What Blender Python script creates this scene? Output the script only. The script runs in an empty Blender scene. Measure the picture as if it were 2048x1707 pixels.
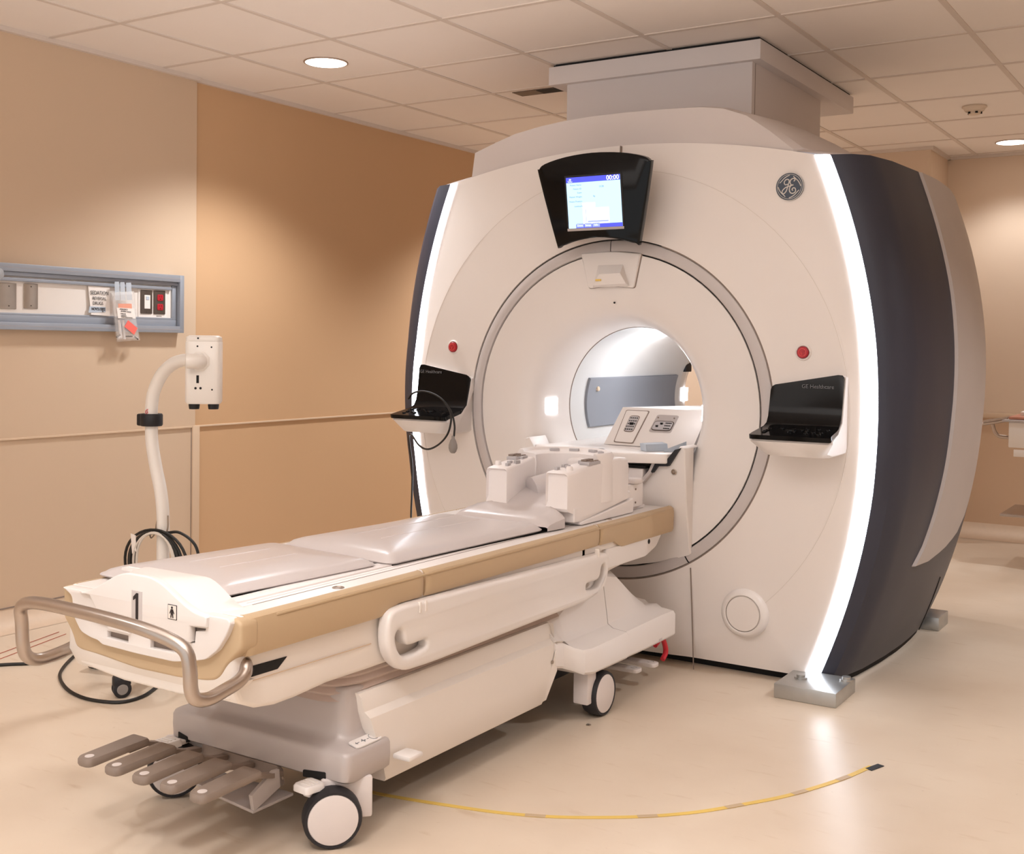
import bpy, bmesh, math, random
from mathutils import Vector, Matrix
random.seed(7)
PI = math.pi
scene = bpy.context.scene
COL = scene.collection

# ------------------------------------------------------------------ camera survey
F, CY, PITCH, ROLL, YAW, CAMZ = 2322.0, 748.9, -.026, -.0132, .5712, 1.25
def ray(px, py):
    a2 = (px-1024)/F; u2 = -(py-CY)/F
    cr, sr = math.cos(ROLL), math.sin(ROLL)
    a = a2*cr+u2*sr; u = -a2*sr+u2*cr
    cp, sp = math.cos(PITCH), math.sin(PITCH)
    d = cp-u*sp; z = sp+u*cp
    c, s = math.cos(YAW), math.sin(YAW)
    return (a*c-d*s, a*s+d*c, z)
def on(ax, v, px, py):
    r = ray(px, py); i = 'xyz'.index(ax)
    t = (v-(0, 0, CAMZ)[i])/r[i]
    return Vector((t*r[0], t*r[1], CAMZ+t*r[2]))
def on2(ax, v, pts):
    k = [i for i in range(3) if 'xyz'[i] != ax]
    return [tuple(on(ax, v, *p)[i] for i in k) for p in pts]

# ------------------------------------------------------------------ materials
def lin(h):
    h = h.lstrip('#'); o = []
    for i in (0, 2, 4):
        c = int(h[i:i+2], 16)/255
        o.append(c/12.92 if c <= .04045 else ((c+.055)/1.055)**2.4)
    return (*o, 1)
def mat(name, hexc, rough=.45, metal=0, var=.04, scale=6, bump=0, bscale=300, coat=0, emit=None, estr=0, alpha=1, trans=0, spec=.5):
    m = bpy.data.materials.new(name); m.use_nodes = True
    nt = m.node_tree; b = nt.nodes['Principled BSDF']
    tc = nt.nodes.new('ShaderNodeTexCoord')
    nz = nt.nodes.new('ShaderNodeTexNoise'); nz.inputs['Scale'].default_value = scale; nz.inputs['Detail'].default_value = 4
    nt.links.new(tc.outputs['Object'], nz.inputs['Vector'])
    mx = nt.nodes.new('ShaderNodeMix'); mx.data_type = 'RGBA'
    c = lin(hexc)
    mx.inputs[6].default_value = tuple(v*(1-var) for v in c[:3])+(1,)
    mx.inputs[7].default_value = tuple(min(1, v*(1+var)) for v in c[:3])+(1,)
    nt.links.new(nz.outputs['Fac'], mx.inputs[0]); nt.links.new(mx.outputs[2], b.inputs['Base Color'])
    b.inputs['Roughness'].default_value = rough; b.inputs['Metallic'].default_value = metal
    b.inputs['Coat Weight'].default_value = coat; b.inputs['Coat Roughness'].default_value = .08
    b.inputs['Alpha'].default_value = alpha; b.inputs['Transmission Weight'].default_value = trans
    b.inputs['Specular IOR Level'].default_value = spec
    if emit:
        b.inputs['Emission Color'].default_value = lin(emit); b.inputs['Emission Strength'].default_value = estr
    if bump:
        n2 = nt.nodes.new('ShaderNodeTexNoise'); n2.inputs['Scale'].default_value = bscale
        nt.links.new(tc.outputs['Object'], n2.inputs['Vector'])
        bp = nt.nodes.new('ShaderNodeBump'); bp.inputs['Strength'].default_value = bump; bp.inputs['Distance'].default_value = .002
        nt.links.new(n2.outputs['Fac'], bp.inputs['Height']); nt.links.new(bp.outputs['Normal'], b.inputs['Normal'])
    return m

M = {}
M['white'] = mat('white_plastic', '#ece4df', .38, var=.015)
M['white2'] = mat('white_moulding', '#e9e2de', .33, var=.015)
M['cream'] = mat('cream_plastic', '#ebe2da', .42, var=.02)
M['coil'] = mat('coil_plastic', '#efe8e6', .45, var=.01)
M['grey_ring'] = mat('grey_ring_plastic', '#c9c1bf', .4, var=.02)
M['shroud'] = mat('shroud_grey_plastic', '#d2c8c4', .5, var=.02)
M['duct'] = mat('duct_painted_board', '#d6cdca', .6, var=.02)
M['dark'] = mat('graphite_panel', '#363743', .42, var=.06, scale=3, bump=.05, bscale=400, spec=.4)
M['silver'] = mat('silver_grey_cover', '#b8b0ae', .42, metal=.1, var=.03, bump=.03, bscale=500)
M['led'] = mat('light_strip_diffuser', '#ffffff', .5, emit='#eaf2ff', estr=4.5)
M['led2'] = mat('bore_light_diffuser', '#ffffff', .5, emit='#f4f7ff', estr=5)
M['bore'] = mat('bore_gloss_white', '#dedede', .2, var=.01, coat=.3)
M['pad_grey'] = mat('grey_wall_pad', '#8b8e96', .55, var=.03)
M['black'] = mat('black_gloss', '#08080a', .10, var=.05, spec=.22)
M['black_m'] = mat('black_matt', '#15151a', .55, var=.1)
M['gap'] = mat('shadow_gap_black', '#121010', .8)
M['crease'] = mat('panel_crease', '#dcd2ca', .5)
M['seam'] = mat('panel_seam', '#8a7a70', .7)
M['steel'] = mat('brushed_steel', '#b9aca2', .3, metal=.9, var=.06, scale=30)
M['alu'] = mat('aluminium_block', '#b9b9b7', .35, metal=.8, var=.12, scale=25)
M['rail_alu'] = mat('anodised_rail', '#a2a7b0', .42, metal=.35, var=.04, scale=8)
M['beige'] = mat('beige_bumper_vinyl', '#c3a988', .5, var=.04)
M['mattress'] = mat('mattress_vinyl', '#cdc4c2', .28, var=.02, bump=.03, bscale=120, coat=.1)
M['grey_base'] = mat('grey_base_cover', '#bdb3af', .42, metal=.1, var=.02)
M['bellows'] = mat('bellows_rubber', '#cbb8ae', .6, var=.03)
M['rubber'] = mat('black_rubber', '#222024', .6, var=.1)
M['hub'] = mat('wheel_hub_plastic', '#e0d6d2', .45, var=.03)
M['pedal'] = mat('brown_grey_pedal', '#8d7d72', .55, var=.05, bump=.1, bscale=300)
M['pin'] = mat('grey_pin', '#b9b4b6', .5)
M['red'] = mat('red_button', '#b3202c', .35, var=.05)
M['red2'] = mat('red_lever', '#d02536', .4)
M['paper'] = mat('paper', '#efe6df', .8, var=.02)
M['ink'] = mat('ink', '#2b2222', .8)
M['blue_lbl'] = mat('blue_label', '#b9c3cf', .7)
M['orange'] = mat('orange_card', '#f0803a', .6)
M['pink'] = mat('pink_sticker', '#f4685c', .6, emit='#f4685c', estr=.1)
M['bag'] = mat('clear_bag', '#f4eee9', .25, alpha=.28, var=.05)
M['tape_clear'] = mat('clear_tape', '#cfd6de', .4, alpha=.55)
M['yellow'] = mat('yellow_floor_tape', '#e2bf62', .5, var=.12, scale=14)
M['cable'] = mat('black_cable', '#191715', .5)
M['cable_w'] = mat('white_cable', '#d9cfc4', .5)
M['bulb'] = mat('grey_bulb', '#8f8782', .55)
M['foam'] = mat('blue_grey_foam', '#b4bcc6', .7, bump=.1, bscale=200)
M['pole'] = mat('white_enamel', '#ece5de', .3, var=.01)
M['lens'] = mat('downlight_lens', '#ffffff', .4, emit='#fff4ea', estr=4)
M['det'] = mat('detector_plastic', '#d9c7b4', .5)
M['plate'] = mat('steel_plate', '#a89a8c', .35, metal=.8, var=.08, scale=20)
M['brown_plate'] = mat('bronze_plate', '#5d5148', .45, metal=.4)
M['navy'] = mat('badge_slate', '#3b4656', .4)
M['badge_w'] = mat('badge_white', '#ded8d2', .5)
M['txt_grey'] = mat('text_grey', '#77787c', .5)
M['scr_bg'] = mat('screen_pale', '#050507', .3, emit='#b9defb', estr=1.1, var=0)
M['scr_bar'] = mat('screen_bar', '#050507', .3, emit='#4a50e6', estr=1.1, var=0)
M['scr_w'] = mat('screen_white', '#050507', .3, emit='#f4faff', estr=1.0, var=0)
M['scr_txt'] = mat('screen_text', '#050507', .3, emit='#5c7fd0', estr=.8, var=0)
M['scr_g'] = mat('screen_grey', '#050507', .3, emit='#9aa8e6', estr=.9, var=0)
M['wood'] = mat('salmon_tray', '#c88a72', .6)
M['wall'] = mat('wall_paint_tan', '#d0b69b', .7, var=.02, scale=2, bump=.04, bscale=500)
M['wall3'] = mat('wall_paint_ochre', '#cda67f', .65, var=.02, scale=2, bump=.04, bscale=500)
M['wall2'] = mat('wall_paint_back', '#dcc5ae', .7, var=.02, scale=2, bump=.04, bscale=500)
M['wains'] = mat('wall_panel_tan', '#d1b193', .6, var=.02, scale=2)
M['trim'] = mat('trim_tan', '#d6bb9f', .55)
M['cove'] = mat('cove_vinyl', '#dcc4ac', .5, var=.05, scale=40)
M['tile'] = mat('ceiling_tile', '#f0e6de', .9, var=.015, bump=.15, bscale=260)
M['grid'] = mat('ceiling_grid_bar', '#d8cabf', .7)
M['redline'] = mat('red_thread', '#b2543c', .8)

def floor_mat():
    m = bpy.data.materials.new('floor_vinyl'); m.use_nodes = True
    nt = m.node_tree; b = nt.nodes['Principled BSDF']; L = nt.links.new
    tc = nt.nodes.new('ShaderNodeTexCoord')
    def noise(s, d=5):
        n = nt.nodes.new('ShaderNodeTexNoise'); n.inputs['Scale'].default_value = s; n.inputs['Detail'].default_value = d
        L(tc.outputs['Object'], n.inputs['Vector']); return n
    def ramp(src, p):
        r = nt.nodes.new('ShaderNodeValToRGB'); r.color_ramp.elements[0].position = p[0][0]; r.color_ramp.elements[0].color = p[0][1]
        r.color_ramp.elements[1].position = p[1][0]; r.color_ramp.elements[1].color = p[1][1]; L(src, r.inputs[0]); return r
    n1 = noise(1.6, 6); r1 = ramp(n1.outputs['Fac'], ((.3, lin('#d3bfa9')), (.7, lin('#e4d3bf'))))
    n2 = noise(38, 3); r2 = ramp(n2.outputs['Fac'], ((.72, (0, 0, 0, 1)), (.80, (1, 1, 1, 1))))
    mp = nt.nodes.new('ShaderNodeMapping'); mp.inputs['Scale'].default_value = (2, 9, 1); mp.inputs['Rotation'].default_value = (0, 0, .5)
    L(tc.outputs['Object'], mp.inputs['Vector'])
    n3 = nt.nodes.new('ShaderNodeTexNoise'); n3.inputs['Scale'].default_value = 3.2; n3.inputs['Detail'].default_value = 8; L(mp.outputs[0], n3.inputs['Vector'])
    r3 = ramp(n3.outputs['Fac'], ((.62, (0, 0, 0, 1)), (.75, (1, 1, 1, 1))))
    mx = nt.nodes.new('ShaderNodeMix'); mx.data_type = 'RGBA'; L(r1.outputs[0], mx.inputs[6]); mx.inputs[7].default_value = lin('#b79c80')
    mu = nt.nodes.new('ShaderNodeMath'); mu.operation = 'MULTIPLY'; mu.inputs[1].default_value = .5; L(r2.outputs[0], mu.inputs[0]); L(mu.outputs[0], mx.inputs[0])
    mx2 = nt.nodes.new('ShaderNodeMix'); mx2.data_type = 'RGBA'; L(mx.outputs[2], mx2.inputs[6]); mx2.inputs[7].default_value = lin('#c4a98c')
    mu2 = nt.nodes.new('ShaderNodeMath'); mu2.operation = 'MULTIPLY'; mu2.inputs[1].default_value = .45; L(r3.outputs[0], mu2.inputs[0]); L(mu2.outputs[0], mx2.inputs[0])
    L(mx2.outputs[2], b.inputs['Base Color'])
    rr = nt.nodes.new('ShaderNodeMapRange'); rr.inputs[3].default_value = .26; rr.inputs[4].default_value = .4; L(n1.outputs['Fac'], rr.inputs[0]); L(rr.outputs[0], b.inputs['Roughness'])
    b.inputs['Specular IOR Level'].default_value = .5
    return m
M['floor'] = floor_mat()

# ------------------------------------------------------------------ mesh helpers
WORLD = {}
def off(o): return WORLD.get(o.name, Vector((0, 0, 0)))
def obj(name, bm, m, parent=None, label=None, sharp=32, smooth=True):
    me = bpy.data.meshes.new(name)
    base = off(parent) if parent else Vector((0, 0, 0))
    bmesh.ops.remove_doubles(bm, verts=bm.verts, dist=1e-6)
    bmesh.ops.recalc_face_normals(bm, faces=bm.faces)
    bmesh.ops.translate(bm, verts=bm.verts, vec=-base)
    bm.to_mesh(me); bm.free()
    me.materials.append(M[m] if isinstance(m, str) else m)
    if smooth:
        for p in me.polygons: p.use_smooth = True
        me.set_sharp_from_angle(angle=math.radians(sharp))
    o = bpy.data.objects.new(name, me); COL.objects.link(o)
    if parent: o.parent = parent
    WORLD[o.name] = base.copy()
    if label: o['label'] = label
    return o
def tag(o, label, cat, group=None, kind=None):
    o['label'] = label; o['category'] = cat
    if group: o['group'] = group
    if kind: o['kind'] = kind
    return o
def thing(name, label, cat, loc, group=None):
    o = bpy.data.objects.new(name, None); COL.objects.link(o)
    o.location = loc; o.empty_display_size = .1; WORLD[o.name] = Vector(loc)
    return tag(o, label, cat, group)
def struct(name, bm, m, parent=None, **k):
    o = obj(name, bm, m, parent, **k)
    if not parent: o['kind'] = 'structure'
    return o
def B(): return bmesh.new()
def copyto(src, d, parent=None):
    c = src.copy(); COL.objects.link(c); c.location = src.location+Vector(d)
    c.parent = parent if parent else src.parent
    WORLD[c.name] = off(src)
    return c
def box(bm, x0, x1, y0, y1, z0, z1, bev=0, seg=2, rot=None):
    r = bmesh.ops.create_cube(bm, size=1)
    vs = r['verts']
    c = Vector(((x0+x1)/2, (y0+y1)/2, (z0+z1)/2))
    for v in vs: v.co = Vector((v.co.x*abs(x1-x0), v.co.y*abs(y1-y0), v.co.z*abs(z1-z0)))
    if bev:
        es = list({e for v in vs for e in v.link_edges})
        g = bmesh.ops.bevel(bm, geom=es, offset=bev, segments=seg, profile=.5, affect='EDGES')
        vs = list({v for f in g['faces'] for v in f.verts} | {v for v in vs if v.is_valid})
        allv = set(vs)
        stack = list(vs)
        while stack:
            v = stack.pop()
            for e in v.link_edges:
                w = e.other_vert(v)
                if w not in allv: allv.add(w); stack.append(w)
        vs = list(allv)
    if rot is not None:
        for v in vs: v.co = rot @ v.co
    for v in vs: v.co += c
    return vs
def axisbasis(axis):
    # returns columns u,v,w such that 2-D (u,v) maps to the plane and w is the extrusion
    if axis == 'x': return Matrix(((0, 0, 1), (1, 0, 0), (0, 1, 0)))
    if axis == 'y': return Matrix(((1, 0, 0), (0, 0, 1), (0, 1, 0)))
    return Matrix.Identity(3)
def mesh_from(obdata, xf, bm):
    tmp = bpy.data.objects.new('tmp', obdata); COL.objects.link(tmp)
    dg = bpy.context.evaluated_depsgraph_get(); dg.update()
    me = bpy.data.meshes.new_from_object(tmp.evaluated_get(dg))
    for v in me.vertices: v.co = xf(v.co)
    bm.from_mesh(me)
    bpy.data.objects.remove(tmp); bpy.data.meshes.remove(me); bpy.data.curves.remove(obdata)
def plate(bm, outer, axis, a0, a1, bev=.004, holes=(), res=2):
    cu = bpy.data.curves.new('c', 'CURVE'); cu.dimensions = '2D'; cu.fill_mode = 'BOTH'
    for poly in [outer]+list(holes):
        s = cu.splines.new('POLY'); s.points.add(len(poly)-1); s.use_cyclic_u = True
        for p, q in zip(s.points, poly): p.co = (q[0], q[1], 0, 1)
    h = abs(a1-a0)/2; bev = min(bev, h*.95)
    cu.extrude = max(h-bev, 0); cu.bevel_depth = bev; cu.bevel_resolution = res; cu.offset = -bev
    A = axisbasis(axis); mid = (a0+a1)/2
    W = A @ Vector((0, 0, mid))
    mesh_from(cu, lambda co: A @ co + W, bm)
def text(bm, s, org, R, U, size, depth=.0006, align='LEFT', bold=0, shear=0):
    cu = bpy.data.curves.new('t', 'FONT'); cu.body = s; cu.size = size; cu.extrude = depth; cu.align_x = align; cu.align_y = 'CENTER'
    cu.offset = bold; cu.shear = shear; cu.resolution_u = 3
    R = Vector(R).normalized(); U = Vector(U); N = R.cross(U).normalized(); org = Vector(org)
    mesh_from(cu, lambda co: org+R*co.x+U*co.y+N*co.z, bm)
def cat(pts, n=6, closed=False):
    P = [Vector(p) for p in pts]; out = []; N = len(P)
    for i in range(N if closed else N-1):
        p0 = P[(i-1) % N] if closed or i > 0 else P[0]*2-P[1]
        p1 = P[i]; p2 = P[(i+1) % N]
        p3 = P[(i+2) % N] if closed or i+2 < N else P[-1]*2-P[-2]
        for k in range(n):
            t = k/n
            out.append(.5*((2*p1)+(p2-p0)*t+(2*p0-5*p1+4*p2-p3)*t*t+(3*p1-p0-3*p2+p3)*t**3))
    if not closed: out.append(P[-1])
    return out
def tube(bm, pts, r, n=10, closed=False, rr=None, flat=None):
    P = [Vector(p) for p in pts]; N = len(P); rings = []
    T = []
    for i in range(N):
        a = P[(i-1) % N] if closed or i > 0 else P[i]; b = P[(i+1) % N] if closed or i < N-1 else P[i]
        t = (b-a); T.append(t.normalized() if t.length > 1e-9 else Vector((0, 0, 1)))
    up = Vector((0, 0, 1)) if abs(T[0].z) < .9 else Vector((1, 0, 0))
    nrm = (up-T[0]*up.dot(T[0])).normalized()
    for i in range(N):
        nrm = (nrm-T[i]*nrm.dot(T[i])); nrm = nrm.normalized() if nrm.length > 1e-6 else T[i].orthogonal().normalized()
        bn = T[i].cross(nrm); q = rr[i] if rr else r
        rings.append([bm.verts.new(P[i]+nrm*math.cos(2*PI*k/n)*q+bn*math.sin(2*PI*k/n)*q) for k in range(n)])
    for i in range(N if closed else N-1):
        a, b = rings[i], rings[(i+1) % N]
        for k in range(n): bm.faces.new((a[k], a[(k+1) % n], b[(k+1) % n], b[k]))
    if not closed:
        bm.faces.new(rings[0][::-1]); bm.faces.new(rings[-1])
def lathe(bm, c, axis, prof, n=32, a0=0, a1=2*PI, caps=True):
    # prof: (radius, offset along axis)
    c = Vector(c); full = abs(a1-a0-2*PI) < 1e-6
    A = axisbasis(axis); rings = []
    m = n if full else n+1
    for r, h in prof:
        if r < 1e-6: rings.append([bm.verts.new(c+A @ Vector((0, 0, h)))]*m); continue
        rings.append([bm.verts.new(c+A @ Vector((r*math.cos(a0+(a1-a0)*k/n), r*math.sin(a0+(a1-a0)*k/n), h))) for k in range(m)])
    for a, b in zip(rings, rings[1:]):
        for k in range(n):
            k2 = (k+1) % m
            f = []
            for v in (a[k], a[k2], b[k2], b[k]):
                if v not in f: f.append(v)
            if len(f) > 2:
                try: bm.faces.new(f)
                except ValueError: pass
def loft(bm, loops, cap=True):
    R = [[bm.verts.new(p) for p in l] for l in loops]; n = len(R[0])
    for a, b in zip(R, R[1:]):
        for k in range(n): bm.faces.new((a[k], a[(k+1) % n], b[(k+1) % n], b[k]))
    if cap:
        bm.faces.new(R[0][::-1]); bm.faces.new(R[-1])
def strip(bm, rows):
    R = [[bm.verts.new(p) for p in l] for l in rows]
    for a, b in zip(R, R[1:]):
        for k in range(len(a)-1): bm.faces.new((a[k], a[k+1], b[k+1], b[k]))
    return R
def rpoly(pts, r, n=5):
    out = []; N = len(pts)
    for i in range(N):
        q = r[i] if isinstance(r, (list, tuple)) else r
        p = Vector(pts[i]); a = Vector(pts[i-1]); b = Vector(pts[(i+1) % N])
        if q <= 0: out.append(tuple(p)); continue
        da = (a-p); db = (b-p); q2 = min(q, da.length*.49, db.length*.49)
        s = p+da.normalized()*q2; e = p+db.normalized()*q2
        for k in range(n+1):
            t = k/n; out.append(tuple(s*(1-t)**2+p*2*t*(1-t)+e*t*t))
    return out
def rrect(cx, cy, w, h, r, n=5):
    return rpoly([(cx-w/2, cy-h/2), (cx+w/2, cy-h/2), (cx+w/2, cy+h/2), (cx-w/2, cy+h/2)], r, n)
def circ(cx, cy, r, n=24): return [(cx+r*math.cos(2*PI*k/n), cy+r*math.sin(2*PI*k/n)) for k in range(n)]

# ------------------------------------------------------------------ camera
cam = bpy.data.cameras.new('camera'); co = bpy.data.objects.new('camera', cam); COL.objects.link(co)
cam.sensor_width = 36; cam.lens = F/2048*36; cam.shift_y = (CY-853.5)/2048; cam.clip_start = .05
c_, s_ = math.cos(YAW), math.sin(YAW); cp, sp = math.cos(PITCH), math.sin(PITCH)
fw = Vector((-s_*cp, c_*cp, sp)); rt = Vector((c_, s_, 0)); up = rt.cross(fw)
cr, sr = math.cos(ROLL), math.sin(ROLL)
rt2 = rt*cr-up*sr; up2 = rt*sr+up*cr
mw = Matrix((rt2, up2, -fw)).transposed().to_4x4(); mw.translation = (0, 0, CAMZ); co.matrix_world = mw
scene.camera = co

# ------------------------------------------------------------------ room
XL, YB, ZC = -4.51, 8.27, 2.56
bm = B(); box(bm, -4.7, 2.0, -1.6, 8.6, -.1, 0); struct('floor', bm, 'floor')
bm = B(); box(bm, -4.7, 2.0, -1.6, 8.6, ZC, ZC+.1); struct('ceiling', bm, 'tile')
bm = B(); box(bm, XL-.12, XL+.02, -1.6, 4.045, 0, ZC); struct('wall_left', bm, 'wall')
bm = B(); box(bm, XL-.12, XL, 4.046, 8.6, 0, ZC); struct('wall_left_rear', bm, 'wall3')
bm = B(); box(bm, -4.7, 2.0, YB, YB+.12, 0, ZC); struct('wall_back', bm, 'wall2')
bm = B(); box(bm, -4.51, -1.81, 7.77, YB, 0, ZC); struct('wall_back_left', bm, 'wall2')
bm = B(); box(bm, 1.9, 2.0, -1.6, 8.4, 0, ZC); struct('wall_right', bm, 'wall2')
# ceiling grid
bm = B()
for i in range(-2, 12):
    x = -4.0+.594*i
    if -4.5 < x < 1.9: box(bm, x-.012, x+.012, -1.6, 8.27, ZC-.004, ZC+.002)
for j in range(-9, 10):
    y = 3.187+.6255*j
    if -1.6 < y < 8.25: box(bm, -4.49, 1.9, y-.012, y+.012, ZC-.0035, ZC+.002)
struct('trim_1', bm, 'grid')
bm = B(); box(bm, -4.51, XL+.045, -1.6, 4.045, ZC-.02, ZC-.0005); box(bm, -4.51, XL+.022, 4.0, 7.77, ZC-.02, ZC-.0005)
box(bm, -1.81, 1.9, YB-.022, YB, ZC-.02, ZC-.0005); box(bm, -4.5, -1.81, 7.748, 7.77, ZC-.02, ZC-.0005); box(bm, -1.81, -1.788, 7.748, YB, ZC-.02, ZC-.0005)
struct('trim_2', bm, 'grid')
# chair rails and panel joint
bm = B(); box(bm, XL+.018, XL+.031, -1.6, 4.02, .812, .821, .002); struct('trim_3', bm, 'trim')
bm = B(); box(bm, XL-.002, XL+.012, 4.07, 7.77, .812, .821, .002); struct('trim_4', bm, 'trim')
bm = B(); box(bm, XL+.0, XL+.030, 4.022, 4.068, .09, .822, .003); struct('trim_5', bm, 'trim')
bm = B(); box(bm, XL+.019, XL+.0215, 4.018, 4.023, .09, .82); struct('trim_6', bm, 'seam')
bm = B(); box(bm, -1.81, 1.9, YB-.03, YB, .80, .835, .004); struct('trim_7', bm, 'trim')
bm = B(); box(bm, -1.81, 1.9, YB-.004, YB+.001, .08, .80); struct('trim_8', bm, 'wains')
def cove(x, dirx, y0, y1, name):
    bm = B(); prof = []
    for k in range(9):
        a = k/8*PI/2
        prof.append((.09*(1-math.sin(a))+.0, .09*(1-math.cos(a))+.001))
    rows = [[(x+dirx*(h+.002), y, z) for (h, z) in prof]+[(x, y, prof[-1][1]+.002)] for y in (y0, y1)]
    strip(bm, rows); struct(name, bm, 'cove')
cove(XL+.02, 1, -1.6, 4.02, 'baseboard_left')
cove(XL, 1, 4.045, 7.77, 'baseboard_left_rear')
bm = B(); prof = [(.09*(1-math.sin(k/8*PI/2)), .09*(1-math.cos(k/8*PI/2))+.001) for k in range(9)]
strip(bm, [[(x, YB-.006-h*1.6, z) for h, z in prof]+[(x, YB, .093)] for x in (-1.81, 1.9)]); struct('baseboard_back', bm, 'cove')
bm = B(); box(bm, XL+.019, XL+.025, -1.6, 4.02, .089, .094); struct('trim_9', bm, 'seam')

# ------------------------------------------------------------------ scanner geometry functions
X0, Z0, Y0 = -2.19, .994, 4.15
SC = thing('mri_scanner', 'large white barrel-shaped MRI scanner with glowing side light strips and dark side panels', 'scanner', (X0, 4.9, 0))
def hw(z): return 1.0-.212*(z-1.0)**2
def ztop(dx): return 2.057-.15*dx*dx
ZBOT = .035
def rb(th):
    lo, hi = .3, 1.6
    c, s = math.cos(th), math.sin(th)
    for _ in range(40):
        r = (lo+hi)/2; dx = r*c; z = Z0+r*s
        if abs(dx) <= hw(z) and z <= ztop(dx) and z >= ZBOT: lo = r
        else: hi = r
    return lo
def yface(dx, dz):
    r = math.hypot(dx, dz)
    if r < .69: return Y0
    R = rb(math.atan2(dz, dx))
    if r < .96: return Y0+.012*(r-.69)/.27
    return Y0+.012+.03*min(1, (R-.96)/.06+.001)*min(1, (r-.96)/max(R-.96, .004))
# corner angles
zt = 1.958
for _ in range(20): zt = ztop(hw(zt))
ths = sorted(set([2*PI*k/240-PI for k in range(240)]+[math.atan2(z-Z0, sx*hw(z)) for z in (zt, ZBOT) for sx in (1, -1)]))
bm = B(); rows = []
for th in ths:
    R = rb(th); c, s = math.cos(th), math.sin(th)
    rs = [.684, .74, .82, .90, .95]+([.96+(R-.96)*t for t in (0, .15, .35, .6, .85, 1)] if R > .962 else [.951+(R-.951)*t for t in (.1, .3, .5, .7, .9, 1)])
    row = [(X0+r*c, yface(r*c, r*s), Z0+r*s) for r in rs]
    e = row[-1]; row.append((e[0], e[1]+.10, e[2]))
    row.insert(0, (X0+.684*c, Y0+.03, Z0+.684*s))
    rows.append(row)
strip(bm, rows+[rows[0]])
obj('front_fascia', bm, 'white', SC, sharp=25)
# faint crease and seams on the fascia
bm = B()
seg = [th for th in [k/160*2*PI for k in range(161)]]
pts = [(X0+.96*math.cos(t), Y0+.0112, Z0+.96*math.sin(t)) for t in seg if rb(t) > .985 and not (-2.3 < t-PI*2 < -.9 or 4.0 < t < 5.4)]
A_ = [t for t in seg if t <= PI/2+2.2 and t >= 0]
tube(bm, [(X0+.96*math.cos(t), Y0+.0125, Z0+.96*math.sin(t)) for t in [-.98+k/100*(PI+1.96) for k in range(101)]], .0013, 6)
obj('panel_crease', bm, 'crease', SC)
bm = B(); box(bm, X0+.018, X0+.022, Y0+.006, Y0+.02, 1.68, 2.05)
obj('panel_seam', bm, 'seam', SC)
# vertical joint below the ring at right of the pedestal
bm = B(); tube(bm, [on('y', 4.149, 1381, 1135), on('y', 4.149, 1384, 1230), on('y', 4.150, 1387, 1338)], .0025, 6); obj('panel_seam', bm, 'seam', SC)
# inner panel + bore flare (one lathe)
bm = B()
lathe(bm, (X0, 0, Z0), 'y', [(.626, Y0+.03), (.626, Y0), (.50, Y0), (.455, Y0+.002), (.425, Y0+.008), (.40, Y0+.022), (.38, Y0+.045), (.363, Y0+.08), (.35, Y0+.13), (.342, Y0+.19), (.337, Y0+.25)], 96)
obj('inner_front_panel', bm, 'white2', SC, sharp=50)
bm = B(); lathe(bm, (X0, 0, Z0), 'y', [(.337, 4.40), (.337, 5.53)], 96); obj('bore_liner', bm, 'bore', SC)
bm = B(); lathe(bm, (X0, 0, Z0), 'y', [(.339, 4.398), (.3352, 4.398), (.3352, 4.4025), (.339, 4.4025)], 96, PI*.30, PI*1.25); obj('bore_joint', bm, 'seam', SC)
bm = B(); lathe(bm, (X0, 0, Z0), 'y', [(.337, 5.53), (.345, 5.6), (.36, 5.66), (.39, 5.71), (.43, 5.74), (.5, 5.75)], 96); obj('rear_bore_flare', bm, 'bore', SC)
# ring trim
def ring(a0, a1):
    b = B(); lathe(b, (X0, 0, Z0), 'y', [(.631, Y0+.03), (.631, Y0+.004), (.634, Y0-.003), (.640, Y0-.005), (.670, Y0-.002), (.676, Y0+.001), (.679, Y0+.006), (.679, Y0+.03)], 90, a0, a1); return b
a_s = math.atan2(.43-Z0, -1.851-X0)
obj('ring_trim', ring(a_s+.004, PI/2-.02+.035), 'grey_ring', SC)
obj('ring_trim', ring(PI/2+.02, a_s+2*PI-.004), 'grey_ring', SC)
bm = B(); lathe(bm, (X0, 0, Z0), 'y', [(.62, Y0+.012), (.69, Y0+.012)], 96); obj('ring_recess', bm, 'gap', SC)
bm = B(); lathe(bm, (X0, 0, Z0), 'y', [(.679, Y0+.02), (.6795, Y0+.0015), (.690, Y0+.0005), (.690, Y0+.02)], 70, -.72*PI, .40*PI); obj('ring_shadow_gap', bm, 'seam', SC)
# light strips and shell
def shell(z, t, sgn, extra=0):
    """point on the side shell: t = depth behind the light strip"""
    zz = max(z, ZBOT)
    w = hw(zz)+.05
    k = .78+.22*min(1, max(0, zz/1.0)) if zz < 1 else 1+.32*(zz-1)/.95
    prof = [(0, 0), (.02, .055), (.07, .095), (.2, .128), (.43, .156), (.65, .170), (.85, .170), (1.03, .156), (1.2, .122), (1.4, .075), (1.54, .03)]
    o = 0
    for (a, b), (c, d) in zip(prof, prof[1:]):
        if a <= t <= c: o = b+(d-b)*(t-a)/(c-a)
    yf = yface(w-.05-.002 if zz < zt else hw(zt)-.002, zz-Z0)
    return Vector((X0+sgn*(w+o*k+extra), yf+.02+t, z))
zs = [ZBOT+(zt-ZBOT)*k/36 for k in range(37)]
TT = [0, .008, .02, .04, .07, .12, .2, .3, .43, .55, .65, .78, .9, 1.03, 1.15, 1.28, 1.4, 1.54]
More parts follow.
